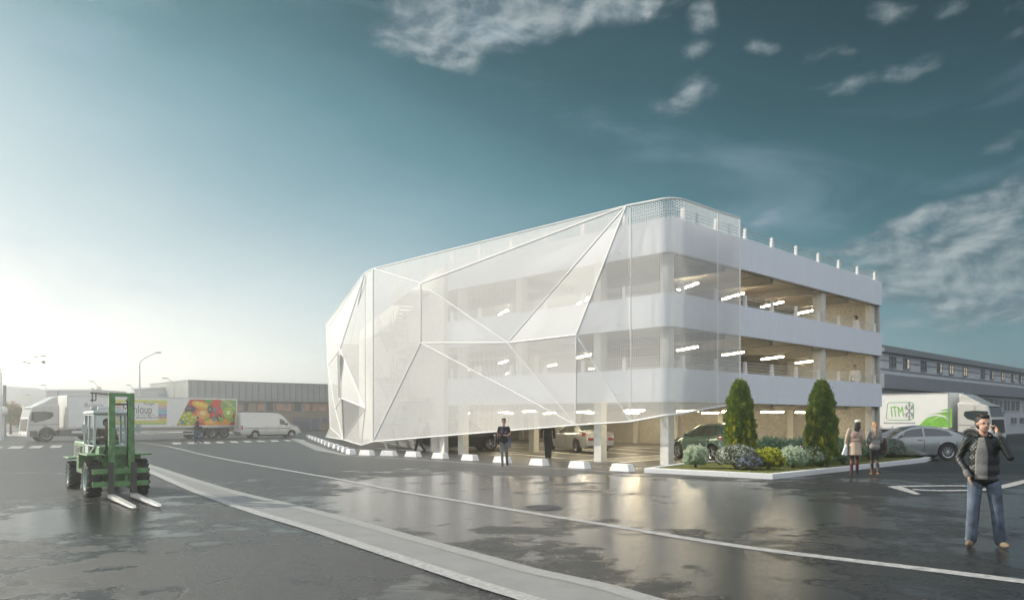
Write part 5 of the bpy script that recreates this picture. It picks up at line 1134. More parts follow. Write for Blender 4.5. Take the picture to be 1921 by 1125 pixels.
        e = MB(); e.ell(T((0, .084, -.052)), .021, .008, .006, 10, 6, rot=s.R); e.build('mouth', M_lip, s.root)
        return s
    def wear(s, name, m, fn, vox=.013, it=3):
        b = MB(); fn(b); me = evalmesh(b.mesh(name, m), [('REMESH', dict(mode='VOXEL', voxel_size=vox)), ('SMOOTH', dict(factor=.5, iterations=it))])
        me.name = name; me.polygons.foreach_set('use_smooth', [True]*len(me.polygons)); o = bpy.data.objects.new(name, me); COL.objects.link(o); o.parent = s.root
        if not me.materials: me.materials.append(m)
        return o
    def trousers(s, m, g=.010, ra=.055, rk=.066, rt=.093):
        def fn(b): s.leg(b, 'R', g, ra, rk, rt); s.leg(b, 'L', g, ra, rk, rt); p = s.j['pel']; b.ell(p-Vector((0, 0, .02)), .158+g, .112+g, .13, 18, 12)
        s.wear('trousers', m, fn)
    def shoes(s, m, dirs=((0, 1), (0, 1)), L_=.135, h=.045, boots=0, lift=(0, 0)):
        for S, d, lf in zip('RL', dirs, lift):
            a = s.j[S+'a']; dv = Vector((d[0], d[1], lf)).normalized()
            def fn(b):
                base = Vector((a.x, a.y, max(a.z-.045, .03))); R = Matrix.Rotation(math.atan2(-dv.x, dv.y), 3, 'Z')@Matrix.Rotation(lf, 3, 'X'); b.ell(base+dv*.055, .046, L_, h*.95, 14, 8, rot=R); b.ell(base-Vector((0, 0, .012))+dv*.055, .045, L_*.98, .020, 14, 8, rot=R); s.cap(b, base+Vector((0, 0, .01)), a+(s.j[S+'k']-a).normalized()*(.02+boots), .040, .042+boots*.05)
            s.wear('shoe', m, fn, .010, 2)
    def hair(s, m, style='short', fn2=None):
        T = s.T
        def fn(b):
            b.ell(T((0, -.022, .042)), .082, .096, .088, 16, 10, rot=s.R); 
            if style != 'crop': b.ell(T((0, .05, .098)), .060, .045, .030, 12, 8, rot=s.R)
            b.ell(T((0, -.055, -.01)), .072, .055, .075, 14, 10, rot=s.R)
            if fn2: fn2(b, T)
        s.wear('hair', m, fn, .010, 2)
def face_to(f): return math.atan2(-f[0], f[1])
M_denim = cloth('denim', (.10, .13, .175), var=.7, nscale=4); M_hair = mat('hair_dark', (.022, .016, .012), .5, var=.4, nscale=60, bump=.5, bscale=90)
# --- man with phone
mg = G(1850, 1026); mp_ = Vector((mg.x, mg.y+.05, 0)); dirc = (-mp_.x, -mp_.y)
m = Fig('person', mp_, face_to(dirc)+.12, 1.79, 'man in a black quilted jacket and blue jeans talking on a phone, hand in pocket').J(
    Rh=(.095, 0, .92), Rk=(.125, .03, .50), Ra=(.15, .0, .09), Lh=(-.095, 0, .92), Lk=(-.145, .03, .50), La=(-.185, -.01, .09), pel=(0, 0, .95),
    Rs=(.182, 0, 1.42), Ls=(-.182, 0, 1.42), Re=(.285, -.08, 1.16), Rw=(.195, .11, .96), Le=(-.275, .17, 1.20), Lw=(-.14, .15, 1.49), head=(.01, .02, 1.63))
m.body((((-.25, .1, -1), (-.6, 0, .2)), ((.25, -.25, 1), (.9, .2, 0))), (.4, .9), vox=.008, yaw=.30)
def quilt():
    mm = bpy.data.materials.new('quilted_jacket'); mm.use_nodes = True; t = mm.node_tree; b = t.nodes['Principled BSDF']; L = t.links.new; b.inputs['Base Color'].default_value = (.012, .017, .015, 1); b.inputs['Roughness'].default_value = .42
    tcn = t.nodes.new('ShaderNodeTexCoord'); outs = []
    for a in (.72, -.72):
        mp = t.nodes.new('ShaderNodeMapping'); mp.inputs['Rotation'].default_value = (0, a, 0); L(tcn.outputs['Object'], mp.inputs[0]); w = t.nodes.new('ShaderNodeTexWave'); w.bands_direction = 'X'; w.inputs['Scale'].default_value = 8.5; L(mp.outputs[0], w.inputs['Vector']); p = t.nodes.new('ShaderNodeMath'); p.operation = 'POWER'; L(w.outputs['Fac'], p.inputs[0]); p.inputs[1].default_value = .35; outs.append(p.outputs[0])
    mi = t.nodes.new('ShaderNodeMath'); mi.operation = 'MINIMUM'; L(outs[0], mi.inputs[0]); L(outs[1], mi.inputs[1]); bp = t.nodes.new('ShaderNodeBump'); bp.inputs['Strength'].default_value = .55; bp.inputs['Distance'].default_value = .008; L(mi.outputs[0], bp.inputs['Height']); L(bp.outputs[0], b.inputs['Normal'])
    r = t.nodes.new('ShaderNodeValToRGB'); r.color_ramp.elements[0].color = (.004, .006, .005, 1); r.color_ramp.elements[1].color = (.014, .019, .017, 1); L(mi.outputs[0], r.inputs[0]); L(r.outputs[0], b.inputs['Base Color']); return mm
M_q = quilt()
def jk(b):
    for g in (.014,): m.torso(b, g); m.arm(b, 'R', .009, .98); m.arm(b, 'L', .009, .95)
    b.ell((0, .0, .90), .195, .142, .085, 18, 10); b.ell((0, .0, 1.02), .188, .140, .16, 18, 10); b.ell((0, .0, 1.16), .185, .138, .2, 18, 10)
jo = m.wear('jacket', M_q, jk, .012, 2)
m.wear('collar', M_q, lambda b: [m.cap(b, (sx*.075, .055-.0, 1.47), (sx*.055, -.06, 1.50), .030, .028) for sx in (-1, 1)]+[m.cap(b, (.05, -.07, 1.50), (-.05, -.07, 1.50), .028, .028)], .010)
M_knit = cloth('grey_knit', (.20, .195, .185), bump=.6, bscale=120)
from mathutils.bvhtree import BVHTree
bv_ = BVHTree.FromPolygons([v.co for v in jo.data.vertices], [tuple(p.vertices) for p in jo.data.polygons])
sw = MB(); zs_ = np.linspace(.90, 1.45, 26)
for z in zs_:
    c0 = .035+.02*(1.45-z); hw = .030+.040*min(1, (1.45-z)/.22)
    for x in np.linspace(c0-hw, c0+hw, 9):
        h = bv_.ray_cast(Vector((x, .6, z)), Vector((0, -1, 0))); y = h[0].y if h[0] is not None and h[0].y > .03 else .07
        sw.v.append((x, y+.007, z))
sw.f = [(r*9+c, r*9+c+1, (r+1)*9+c+1, (r+1)*9+c) for r in range(25) for c in range(8)]; sw.m = [0]*len(sw.f); swo = sw.build('sweater', M_knit, m.root, 60)
so_ = swo.modifiers.new('thick', 'SOLIDIFY'); so_.thickness = .014; so_.offset = 0
m.wear('cuff', M_knit, lambda b: m.cap(b, m.j['Rw']+Vector((.02, -.015, .03)), m.j['Rw']+Vector((0, 0, -.01)), .040, .040), .009)
m.wear('cuff', M_knit, lambda b: m.cap(b, m.j['Lw']+Vector((-.02, 0, -.03)), m.j['Lw']+Vector((0, 0, .01)), .038, .038), .009)
m.trousers(M_denim, .008, .064, .068, .090); m.shoes(cloth('suede', (.20, .15, .10)), ((.35, 1), (-.5, 1))); m.hair(M_hair, 'short', lambda b, T: (b.ell(T((0, .055, .105)), .055, .035, .022, 10, 8), b.ell(T((.03, .0, .12)), .05, .06, .022, 10, 8)))
def prop(name, mtl, fn, root, label, cat, bv=.004):  # things held by people: top-level
    b = MB(); fn(b); mw = Matrix.Translation(root.location)@root.rotation_euler.to_matrix().to_4x4()@Matrix.Scale(root.scale.x, 4)
    b.v = [tuple(mw@Vector(p)) for p in b.v]; o = b.build(name, mtl, None, None, True); bev(o, bv) if bv else None; return tag(o, label, cat)
tt = Matrix.Rotation(.25, 3, 'Y')
prop('phone', M_black, lambda b: b.beam((-.098, .06, 1.55), (-.092, .035, 1.68), .012, .065, up=(0, 1, .2)), m.root, 'dark mobile phone held to the ear of the man in the quilted jacket', 'phone')
# --- woman in black tee
wg = G(945, 874); w = Fig('person', (wg.x, wg.y, 0), face_to((-wg.x-.05, -wg.y)), 1.71, 'woman in a black tee, grey trousers and sunglasses walking towards the viewer', True).J(
    Rh=(.085, 0, .93), Rk=(.07, .14, .52), Ra=(.045, .20, .09), Lh=(-.085, 0, .93), Lk=(-.10, .06, .52), La=(-.13, -.22, .13),
    Re=(.235, -.04, 1.15), Rw=(.26, .02, .93), Le=(-.235, -.02, 1.17), Lw=(-.07, .20, 1.14))
w.body((((.0, .1, -1), (-1, 0, 0)), ((1, .25, .1), (0, .3, 1))), (.9, .7), vox=.009)
w.wear('tee_shirt', cloth('black_jersey', (.022, .018, .022)), lambda b: (w.torso(b, .010), w.arm(b, 'R', .012, .26), w.arm(b, 'L', .012, .26), b.ell((0, 0, .95), .178, .125, .12, 16, 10)))
w.trousers(cloth('grey_legging', (.15, .16, .165)), .002, .040, .052, .085); w.shoes(cloth('black_boot', (.015, .015, .015)), ((0, 1), (-.1, 1)), .125, .04, .08, (0, -.3))
w.hair(mat('hair_black', (.010, .009, .009), .4, var=.3, nscale=60, bump=.5), 'short', lambda b, T: [b.ell(T((.05*math.cos(a), .03+.04*math.sin(a), .11)), .035, .035, .03, 8, 6) for a in (0, 1.2, 2.4, 3.6, 4.8)])
b = MB(); b.box(-.068, .068, .095, .112, w.j['head'].z-.008, w.j['head'].z+.024); b.box(-.08, -.068, -.02, .11, w.j['head'].z+.01, w.j['head'].z+.02); b.box(.068, .08, -.02, .11, w.j['head'].z+.01, w.j['head'].z+.02); bev(b.build('sunglasses', M_black, w.root), .006)
w.wear('shoulder_strap', cloth('blue_strap', (.06, .09, .22)), lambda b: [w.cap(b, a, c, .014, .014, 8) for a, c in (((.10, .08, 1.47), (.02, .152, 1.30)), ((.02, .152, 1.30), (-.09, .145, 1.13)), ((-.09, .145, 1.13), (-.185, .09, .98)), ((.10, .08, 1.47), (.08, -.09, 1.42)))], .008, 1)
prop('phone', M_black, lambda b: b.beam((.02, .25, 1.165), (.10, .27, 1.19), .05, .01), w.root, 'small dark phone in the hands of the woman in black tee', 'phone', .002)
prop('shoulder_bag', cloth('dark_leather', (.03, .028, .035)), lambda b: b.ell((.285, -.04, .98), .055, .15, .24, 16, 12), w.root, 'dark slouchy bag at the arm of the woman in black tee', 'bag', 0)
prop('small_bag', cloth('blue_canvas', (.12, .13, .22)), lambda b: (b.taper(-.27, -.19, -.02, .12, .72, .96, .005, .01), b.box(-.255, -.20, .0, .09, .96, 1.06)), w.root, 'small blue pouch with a bottle at the hip of the woman in black tee', 'bag')
# --- two women walking away
g1 = G(1604, 893); away = (.12, 1)
a = Fig('person', (g1.x, g1.y, 0), face_to(away), 1.70, 'woman in a beige coat and white cap walking away beside the planter', True).J(
    Rh=(.085, 0, .93), Rk=(.09, .10, .53), Ra=(.11, .16, .12), Lh=(-.085, 0, .93), Lk=(-.10, -.02, .52), La=(-.15, -.14, .10), neck=(.02, .0, 1.46), head=(.085, .03, 1.60), Le=(-.24, .02, 1.16), Lw=(-.26, .05, .92), Re=(.23, -.02, 1.16), Rw=(.20, .1, 1.0))
a.body(vox=.013)
a.wear('coat', cloth('beige_cotton', (.50, .39, .29)), lambda b: (a.torso(b, .022), a.arm(b, 'R', .022, .98), a.arm(b, 'L', .022, .98), b.tube((0, 0, 1.10), (0, 0, .66), .135, .205, 20), b.ell((0, 0, .66), .205, .17, .03, 20, 6)), .015)
a.wear('coat_belt', cloth('beige_belt', (.36, .27, .20)), lambda b: b.tube((0, 0, 1.08), (0, 0, 1.12), .158, .158, 20), .012, 1)
a.trousers(cloth('plum_tights', (.10, .012, .03)), .0, .040, .052, .080); a.shoes(cloth('black_boot', (.015, .015, .015)), ((0, 1), (0, 1)), .12, .04, .12, (0, 0))
a.hair(M_hair, 'long', lambda b, T: (b.ell(T((-.03, -.08, -.08)), .10, .06, .15, 12, 10), b.ell(T((-.06, -.10, -.16)), .085, .05, .10, 12, 8)))
a.wear('cap', cloth('cream_wool', (.72, .68, .58)), lambda b: b.ell(a.T((0, -.02, .085)), .095, .11, .062, 16, 10), .010)
a.wear('strap', cloth('plum_strap', (.25, .05, .10)), lambda b: [a.cap(b, p, q, .010, .010, 6) for p, q in (((.10, -.10, 1.42), (-.05, -.165, 1.22)), ((-.05, -.165, 1.22), (-.19, -.14, 1.0)))], .007, 1)
prop('white_bag', cloth('white_cloth', (.72, .72, .74)), lambda b: b.hexa([(-.40, -.08, .66), (-.24, -.08, .62), (-.22, .10, .62), (-.38, .10, .66), (-.29, -.05, .98), (-.23, -.05, .98), (-.23, .06, .98), (-.28, .06, .98)]), a.root, 'white cloth bag in the left hand of the woman in the beige coat', 'bag', .03)
g2 = G(1641, 892)
c = Fig('person', (g2.x, g2.y, 0), face_to((.05, 1)), 1.62, 'woman with a blond ponytail, grey top and dark trousers walking away', True).J(
    Rh=(.085, 0, .93), Rk=(.06, .02, .52), Ra=(.05, -.20, .13), Lh=(-.085, 0, .93), Lk=(-.05, .10, .53), La=(-.035, .12, .10), Le=(-.24, .02, 1.18), Lw=(-.19, .12, 1.05), Re=(.23, .0, 1.15), Rw=(.24, .10, .95))
c.body(vox=.013)
c.wear('top', cloth('grey_jersey', (.27, .25, .24)), lambda b: (c.torso(b, .008), c.arm(b, 'R', .012, .75), c.arm(b, 'L', .012, .9)))
c.trousers(cloth('dark_legging', (.03, .03, .032)), .0, .040, .052, .086); c.shoes(cloth('tan_boot', (.22, .10, .04)), ((0, 1), (0, 1)), .115, .04, .09, (0, 0))
c.hair(mat('hair_blond', (.42, .24, .10), .5, var=.3, nscale=40, bump=.4), 'long', lambda b, T: (b.ell(T((0, -.10, .02)), .035, .04, .04, 10, 8), c.cap(b, T((0, -.12, 0)), T((-.03, -.14, -.32)), .036, .02)))
prop('folded_jacket', cloth('brown_jacket', (.075, .04, .028)), lambda b: (b.ell((.33, .05, .98), .075, .14, .26, 14, 12), b.ell((.26, .04, .76), .12, .12, .09, 12, 8)), c.root, 'brown jacket hung over the arm of the woman with the ponytail', 'jacket', 0)
prop('document_case', cloth('dark_case', (.035, .045, .055)), lambda b: b.box(.185, .215, -.10, .16, .74, 1.06), c.root, 'thin dark case under the arm of the woman with the ponytail', 'case', .008)
# --- man in dark suit
g3 = G(1028, 860); d_ = Fig('person', (g3.x, g3.y, 0), face_to((.1, 1)), 1.78, 'man in a dark suit seen from behind beneath the screen edge').J(Rk=(.08, .03, .50), Ra=(.07, -.03, .09), Lk=(-.07, .03, .50), La=(-.06, .06, .09), Le=(-.27, -.03, 1.14), Lw=(-.27, .0, .90))
d_.body(vox=.014); M_suit = cloth('dark_suit', (.012, .012, .013))
d_.wear('suit_jacket', M_suit, lambda b: (d_.torso(b, .020), d_.arm(b, 'R', .018), d_.arm(b, 'L', .018), b.ell((0, 0, .88), .19, .13, .10, 16, 10)), .015); d_.trousers(M_suit, .012, .058, .068, .09); d_.shoes(M_black and cloth('black_shoe', (.012, .012, .012))); d_.hair(M_hair)
# --- man behind the screen
g4 = G(787, 849.5); e = Fig('person', (g4.x, g4.y, 0), face_to((-1, -.15)), 1.74, 'person in a pale shirt and dark trousers walking behind the perforated screen').J(Rk=(.09, .12, .52), Ra=(.09, .22, .09), Lk=(-.09, -.02, .52), La=(-.09, -.25, .14))
e.body(vox=.016); e.wear('shirt', cloth('cream_shirt', (.60, .56, .48)), lambda b: (e.torso(b, .012), e.arm(b, 'R', .012), e.arm(b, 'L', .012)), .016); e.trousers(cloth('dark_trousers', (.025, .023, .022)), .006); e.shoes(M_sole); e.hair(M_hair)
# --- man crossing the road
g5 = G(370, 832.5); f_ = Fig('person', (g5.x, g5.y, 0), face_to((-1, -.25)), 1.84, 'man in a navy jacket, blue jeans and white shoes on the crossing').J(Rh=(.09, 0, .92), Rk=(.09, .16, .52), Ra=(.09, .12, .09), Lk=(-.09, .02, .50), La=(-.09, -.34, .12), Re=(.24, .02, 1.15), Rw=(.14, .18, 1.02), Le=(-.24, .02, 1.15), Lw=(-.14, .20, 1.02))
f_.body(vox=.015, yaw=.3); f_.wear('jacket', cloth('navy_jacket', (.012, .018, .038)), lambda b: (f_.torso(b, .022), f_.arm(b, 'R', .02), f_.arm(b, 'L', .02)), .016); f_.trousers(cloth('blue_jeans', (.025, .065, .13)), .004, .05, .06, .088); f_.shoes(cloth('white_shoe', (.75, .76, .78))); f_.hair(M_hair, 'crop')
bgp = G(370, 832.5)
prop('shoulder_bag', M_suit, lambda b: b.ell((-.12, -.22, 1.02), .06, .09, .11, 12, 8), f_.root, 'small black bag on the back of the man on the crossing', 'bag', 0)
# --- people on the decks
pw = toworld(18.35, .75, 5.5); h_ = Fig('person', pw, face_to((-.4, .9)), 1.68, 'dark-haired woman in a white blouse on the upper deck at the railing', True).J()
h_.body(vox=.015); M_ws = cloth('white_shirt', (.78, .76, .74)); h_.wear('blouse', M_ws, lambda b: (h_.torso(b, .016), h_.arm(b, 'R', .016), h_.arm(b, 'L', .016)), .016); h_.trousers(M_suit, .0); h_.shoes(M_black); h_.hair(M_hair, 'long', lambda b, T: b.ell(T((0, -.07, -.08)), .09, .055, .13, 12, 8))
pm_ = toworld(18.2, .75, 2.77); k_ = Fig('person', pm_, face_to((-.6, -.8)), 1.76, 'man in a white shirt on the lower deck at the railing').J(Rw=(.24, .12, .92), Lw=(-.24, .12, .92))
k_.body(vox=.015, yaw=.3); k_.wear('shirt', M_ws, lambda b: (k_.torso(b, .014), k_.arm(b, 'R', .014), k_.arm(b, 'L', .014)), .016); k_.trousers(M_suit, .004); k_.shoes(M_black); k_.hair(M_hair)
# --- driver
dp = fk(-1.16, 0, .30); n_ = Fig('person', dp, math.radians(-53.1)-PI/2+.0, 1.42, 'forklift driver in a brown shirt sitting behind the windscreen').J(
    Rh=(.09, .0, .93), Rk=(.12, .42, .90), Ra=(.12, .50, .50), Lh=(-.09, 0, .93), Lk=(-.12, .42, .90), La=(-.12, .50, .50), Re=(.26, .12, 1.18), Rw=(.14, .38, 1.24), Le=(-.26, .12, 1.18), Lw=(-.14, .38, 1.24), head=(0, .05, 1.63), chest=(0, .03, 1.28))
n_.body((((0, 1, .1), (0, 0, -1)), ((0, 1, .1), (0, 0, -1))), vox=.013, yaw=.35); n_.wear('shirt', cloth('brown_shirt', (.20, .14, .10)), lambda b: (n_.torso(b, .014), n_.arm(b, 'R', .014, .8), n_.arm(b, 'L', .014, .8)), .015)
n_.trousers(M_suit, .0); n_.shoes(M_black); n_.hair(M_hair)
# ================================================================== far buildings, lamps, birds
M_clad = mat('zinc_cladding', (.30, .31, .29), .5, metal=.2, var=.12, nscale=.6); M_brick = mat('brick_wall', (.30, .235, .165), .85, var=.25, nscale=4); M_wfr = mat('frame_blue', (.18, .34, .42), .6, var=.05)
M_wgl = mat('window_brown', (.10, .055, .04), .2, var=.4, nscale=.9); M_blind = mat('window_blind', (.50, .24, .13), .6, var=.4, nscale=1.2); M_bluedoor = mat('door_slate_blue', (.12, .13, .20), .6, var=.1)
A0 = Vector((P3(355, 783, 98).x, 98, 0)); A1 = Vector((P3(655, 783, 113).x, 113, 0)); e1 = (A1-A0).normalized(); L1 = (A1-A0).length; BR = empty('brick_building', A0, math.atan2(e1.y, e1.x), 'long low brick hall with blue window bars and grey metal cladding above', 'building')
def b1x(px): r_ = (px-CX)/F; return (r_*A0.y-A0.x)/(e1.x-r_*e1.y)
def b1z(px, py): k = b1x(px); Y = A0.y+e1.y*k; return EYE+(HY-py)*Y/F
zc0 = b1z(520, 753); zc1 = b1z(520, 718)
b = MB(); b.box(0, L1, 0, 14, 0, zc0); b.build('wall', M_brick, BR)
b = MB(); b.box(-.3, L1+.3, -.5, 14.4, zc0+.002, zc1-.08)
b.build('cladding', M_clad, BR)
b = MB(); k = 0
while k < L1: b.box(k, k+.07, -.56, -.5, zc0+.05, zc1-.10); k += .88
b.build('cladding_seams', mat('zinc_dark', (.17, .17, .16), .5), BR)
b = MB(); b.box(-.35, L1+.35, -.60, 14.5, zc1-.079, zc1+.04); b.build('roof_edge', M_clad, BR)
for x0, x1 in ((446, 465), (482, 512), (517, 547), (552, 581), (585, 615), (619, 648)):
    a, c_ = b1x(x0), b1x(x1); z0, z1 = zc0-1.30, zc0-.12; f = MB(); f.box(a, c_, -.06, 0.02, z0-.05, z0+.04); f.box(a, c_, -.06, .02, z1-.04, z1+.04)
    n = max(2, round((c_-a)/1.0))
    for i in (0, n): xx = a+(c_-a)*i/n; f.box(xx-.04, xx+.04, -.07, .02, z0, z1)
    fo = f.build('window', M_bluedoor, BR)
    for i in range(1, n): xx = a+(c_-a)*i/n; g = MB(); g.box(xx-.10, xx+.10, -.08, .02, z0, z1); g.build('mullion', M_wfr, fo)
    for i in range(n):
        g = MB(); g.box(a+(c_-a)*i/n, a+(c_-a)*(i+1)/n, -.03, -.02, z0, z1); g.build('pane', M_blind if RNG.uniform() < .45 else M_wgl, fo)
for nm, x0, x1, y0, y1 in (('garage_door', 549, 581, 789, 806), ('door', 585, 598, 784, 806), ('window', 604, 614, 784, 793), ('window', 549, 581, 783.5, 787), ('garage_door', 508, 540, 789, 806)):
    a, c_ = b1x(x0), b1x(x1); g = MB(); g.box(a, c_, -.05, .02, max(.0, b1z((x0+x1)/2, y1)), b1z((x0+x1)/2, y0)); o = g.build(nm, M_bluedoor, BR)
    g = MB()
    for i in range(1, 6): zz = b1z((x0+x1)/2, y0)*i/6; g.box(a+.1, c_-.1, -.065, -.05, zz-.03, zz+.03)
    if nm == 'garage_door': g.build('panel_ribs', M_wgl, o)
# long grey building on the right, parallel to the car park front
B0_ = Vector((27.7, 58.4, 0))-dR*.6; RB = empty('office_building', B0_, AR, 'long grey two-storey building with a row of small lit windows, right background', 'building')
M_gw = mat('grey_render', (.54, .58, .60), .8, var=.08, nscale=.8); M_gd = mat('grey_band', (.22, .24, .26), .7, var=.08, nscale=.8); M_lit = mat('lit_room', (.5, .42, .3), .6, var=.5, nscale=.9, emit=(1, .82, .55), es=.35); M_unlit = mat('dim_room', (.12, .13, .13), .25, var=.4, nscale=.8); M_wf = mat('window_frame_white', (.60, .62, .64), .5, var=.03)
LB = 90
def b2t(px): r_ = (px-CX)/F; return (r_*B0_.y-B0_.x)/(dR.x-r_*dR.y)
def b2z(px, py): t = b2t(px); return EYE+(HY-py)*(B0_.y+dR.y*t)/F
zr = b2z(1800, 676.5); zba = b2z(1800, 716.5); zbb = b2z(1800, 738); print('right building', zr, zba, zbb)
b = MB(); b.box(0, LB, .3, 14, 0, zbb); b.box(0, LB, 0, 14, zba+.003, zr-.3); b.build('wall', M_gw, RB)
b = MB(); b.box(-.1, LB+.1, -.35, 14.1, zbb+.002, zba); b.build('fascia_band', M_gd, RB)
b = MB(); b.box(-.3, LB+.3, -.45, 14.3, zr-.298, zr); b.box(-.3, LB+.3, -.2, 14, zr+.002, zr+.22); b.build('roof', mat('roof_grey', (.20, .22, .23), .6, var=.1), RB)
b = MB(); b.box(0, LB, -.06, -.002, zba+.35, zba+.45); b.box(0, LB, -.06, -.002, zr-.9, zr-.84); b.build('string_course', M_gd, RB)
wz1 = b2z(1674, 670); wz0 = b2z(1674, 687.5)
for i, px in enumerate((1674, 1700, 1732, 1762, 1784, 1810, 1843, 1860, 1881, 1900, 1914, 1926)):
    t = b2t(px); w_ = .55 if i != 1 else .62
    f = MB(); f.box(t-w_-.08, t+w_+.08, -.10, -.003, wz0-.10, wz0); f.box(t-w_-.08, t+w_+.08, -.10, -.003, wz1, wz1+.07); f.box(t-w_-.08, t-w_, -.08, -.003, wz0, wz1); f.box(t+w_, t+w_+.08, -.08, -.003, wz0, wz1); f.box(t-.05, t+.05, -.08, -.003, wz0, wz1); fo = f.build('window', M_gd, RB)
    for s in (-1, 1):
        g = MB(); g.box(t+(.05 if s > 0 else -w_), t+(w_ if s > 0 else -.05), -.03, -.002, wz0, wz1); g.build('pane', M_lit if i not in (0, 2, 6) and (s > 0 or i in (4, 5, 8)) else M_unlit, fo)
for x0, x1, y0, y1 in ((1848, 1868, 747, 768), (1871, 1885, 750, 769), (1888, 1899, 751, 770), (1901, 1917, 752, 770), (1901, 1912, 783, 794), (1917, 1935, 783, 794), (1925, 1945, 754, 771)):
    px = (x0+x1)/2; a, c_ = b2t(x0), b2t(x1); z0, z1 = b2z(px, y1), b2z(px, y0); f = MB(); f.box(a-.06, c_+.06, .20, .298, z0-.08, z0); f.box(a-.06, c_+.06, .2, .298, z1, z1+.06); f.box(a-.08, a, .2, .298, z0, z1); f.box(c_, c_+.08, .2, .298, z0, z1); f.box((a+c_)/2-.06, (a+c_)/2+.06, .2, .298, z0, z1); fo = f.build('window', M_wf, RB); g = MB(); g.box(a, c_, .26, .297, z0, z1); g.build('pane', M_unlit, fo)
M_pale = mat('pale_wall', (.55, .55, .53), .8, var=.05, nscale=.3); M_pal2 = mat('pale_wall_warm', (.48, .46, .42), .8, var=.08, nscale=.3); M_blu = mat('pale_blue_wall', (.35, .42, .48), .6, var=.05)
def block(name, x0, x1, ytop, Y, dep, m, label, cat='building', ytop2=None, kids=None):
    Y2 = Y; a = P3(x0, ytop, Y); c_ = P3(x1, ytop2 or ytop, Y2); r = empty(name, (a.x, Y, 0), 0, label, cat); W_ = c_.x-a.x
    b = MB(); b.hexa([(0, 0, 0), (W_, 0, 0), (W_, dep, 0), (0, dep, 0), (0, 0, a.z), (W_, 0, c_.z), (W_, dep, c_.z), (0, dep, a.z)]); b.build('wall', m, r)
    b = MB(); b.hexa([(-.15, -.15, a.z+.002), (W_+.15, -.15, c_.z+.002), (W_+.15, dep+.15, c_.z+.002), (-.15, dep+.15, a.z+.002), (-.15, -.15, a.z+.2), (W_+.15, -.15, c_.z+.2), (W_+.15, dep+.15, c_.z+.2), (-.15, dep+.15, a.z+.2)]); b.build('roof', M_pale if m is not M_pale else M_wpaint, r)
    if kids: kids(r, W_, a.z)
    return r
def winrow(n, z0f, z1f, m=None):
    def f(r, W_, H_):
        for i in range(n):
            x = W_*(i+.5)/n; g = MB(); g.box(x-W_/n*.22, x+W_/n*.22, -.06, .02, H_*z0f, H_*z1f); g.build('window', m or M_unlit, r)
    return f
block('warehouse', 310, 357, 724.5, 108, 12, M_pal2, 'beige shed between the white hall and the clad brick building', kids=winrow(3, .62, .74))
block('warehouse', 252, 312, 731, 104, 12, M_pale, 'white sloped-roof shed behind the middle of the fruit trailer', ytop2=727, kids=lambda r, W_, H_: (lambda g: g.build('gable_panel', M_blu, r))(MB().box(W_*.76, W_+.02, -.05, .02, H_*.55, H_*.92)))
block('warehouse', 88, 171, 733, 92, 8, M_pale, 'white box-shaped hall behind the cab of the fruit lorry', kids=lambda r, W_, H_: (lambda g: g.build('door_post', M_clad, r))(MB().box(W_*.245, W_*.265, -.08, .02, 0, H_+.1)))
def oldk(r, W_, H_):
    for j in range(3):
        for i in range(9): g = MB(); g.box(W_*(i+.3)/9, W_*(i+.7)/9, -.1, .02, H_*(.18+.27*j), H_*(.34+.27*j)); g.build('window', M_blu, r)
    g = MB(); g.prism([(W_*.1, 1, H_), (W_*.9, 1, H_), (W_*.75, 1, H_+3), (W_*.3, 1, H_+4.2)], (0, 20, 0)); g.build('mansard_roof', M_blu, r)
block('town_house', -6, 44, 744, 300, 30, M_pal2, 'pale ornate town building far away at the left edge', kids=oldk)
block('hall', 44, 92, 750, 260, 20, M_pale, 'low white hall with dark pointed arches far behind the lorry cab', kids=winrow(8, .35, .8, M_clad))
block('hall', -400, -6, 752, 320, 20, M_pale, 'long pale hall at the far left edge behind the tree', kids=winrow(14, .4, .7))
block('far_block', 40, 620, 765, 360, 30, M_pal2, 'very distant low pale block behind the fruit lorry', kids=winrow(30, .4, .7))
block('far_block', 1880, 2700, 772, 330, 30, M_gw, 'distant grey low block at the right edge of the horizon', kids=winrow(20, .4, .7))
# street lamps
def lampp(px, ybase_Y, ytop, arm_px, arm_y, label, r=.07):
    Y = ybase_Y; p = P3(px, ytop, Y); q = P3(arm_px, arm_y, Y); root = empty('street_lamp', (p.x, Y, 0), 0, label, 'street lamp', 'street lamps against the pale sky'); dx = q.x-p.x; dz = q.z-p.z
    b = MB(); b.tube((0, 0, 0), (0, 0, p.z), r*1.3, r*.8, 10); pts = [Vector((0, 0, p.z)), Vector((dx*.06, 0, p.z+dz*.3)), Vector((dx*.25, 0, p.z+dz*.52)), Vector((dx*.9, 0, p.z+dz))]; b.path(pts, r*.6, 8); b.build('pole', M_railm, root, 60)
    s = 1 if dx > 0 else -1; b = MB(); b.ell((dx*.9+s*.28, 0, p.z+dz), .42, .14, .07, 12, 8); b.build('lamp_head', M_clad, root, 60)
lampp(262, 85, 684, 296, 661, 'tall street lamp with a long bent arm, rising above the fruit lorry', .085)
lampp(326, 100, 722, 312, 709, 'short-armed street lamp above the white shed, arm to the left', .08)
lampp(249, 120, 735, 244, 722, 'thin lamp post behind the forklift mast', .08)
lampp(184, 115, 730, 174, 715, 'thin lamp post in front of the bushy tree', .08)
lampp(87, 110, 730, 84, 722, 'slender lamp post behind the fruit lorry cab', .07)
lampp(59, 130, 748, 55, 741, 'small far lamp post left of the fruit lorry roof', .06)
lampp(2, 60, 700, -8, 684, 'lamp post cut by the left edge of the picture', .06)
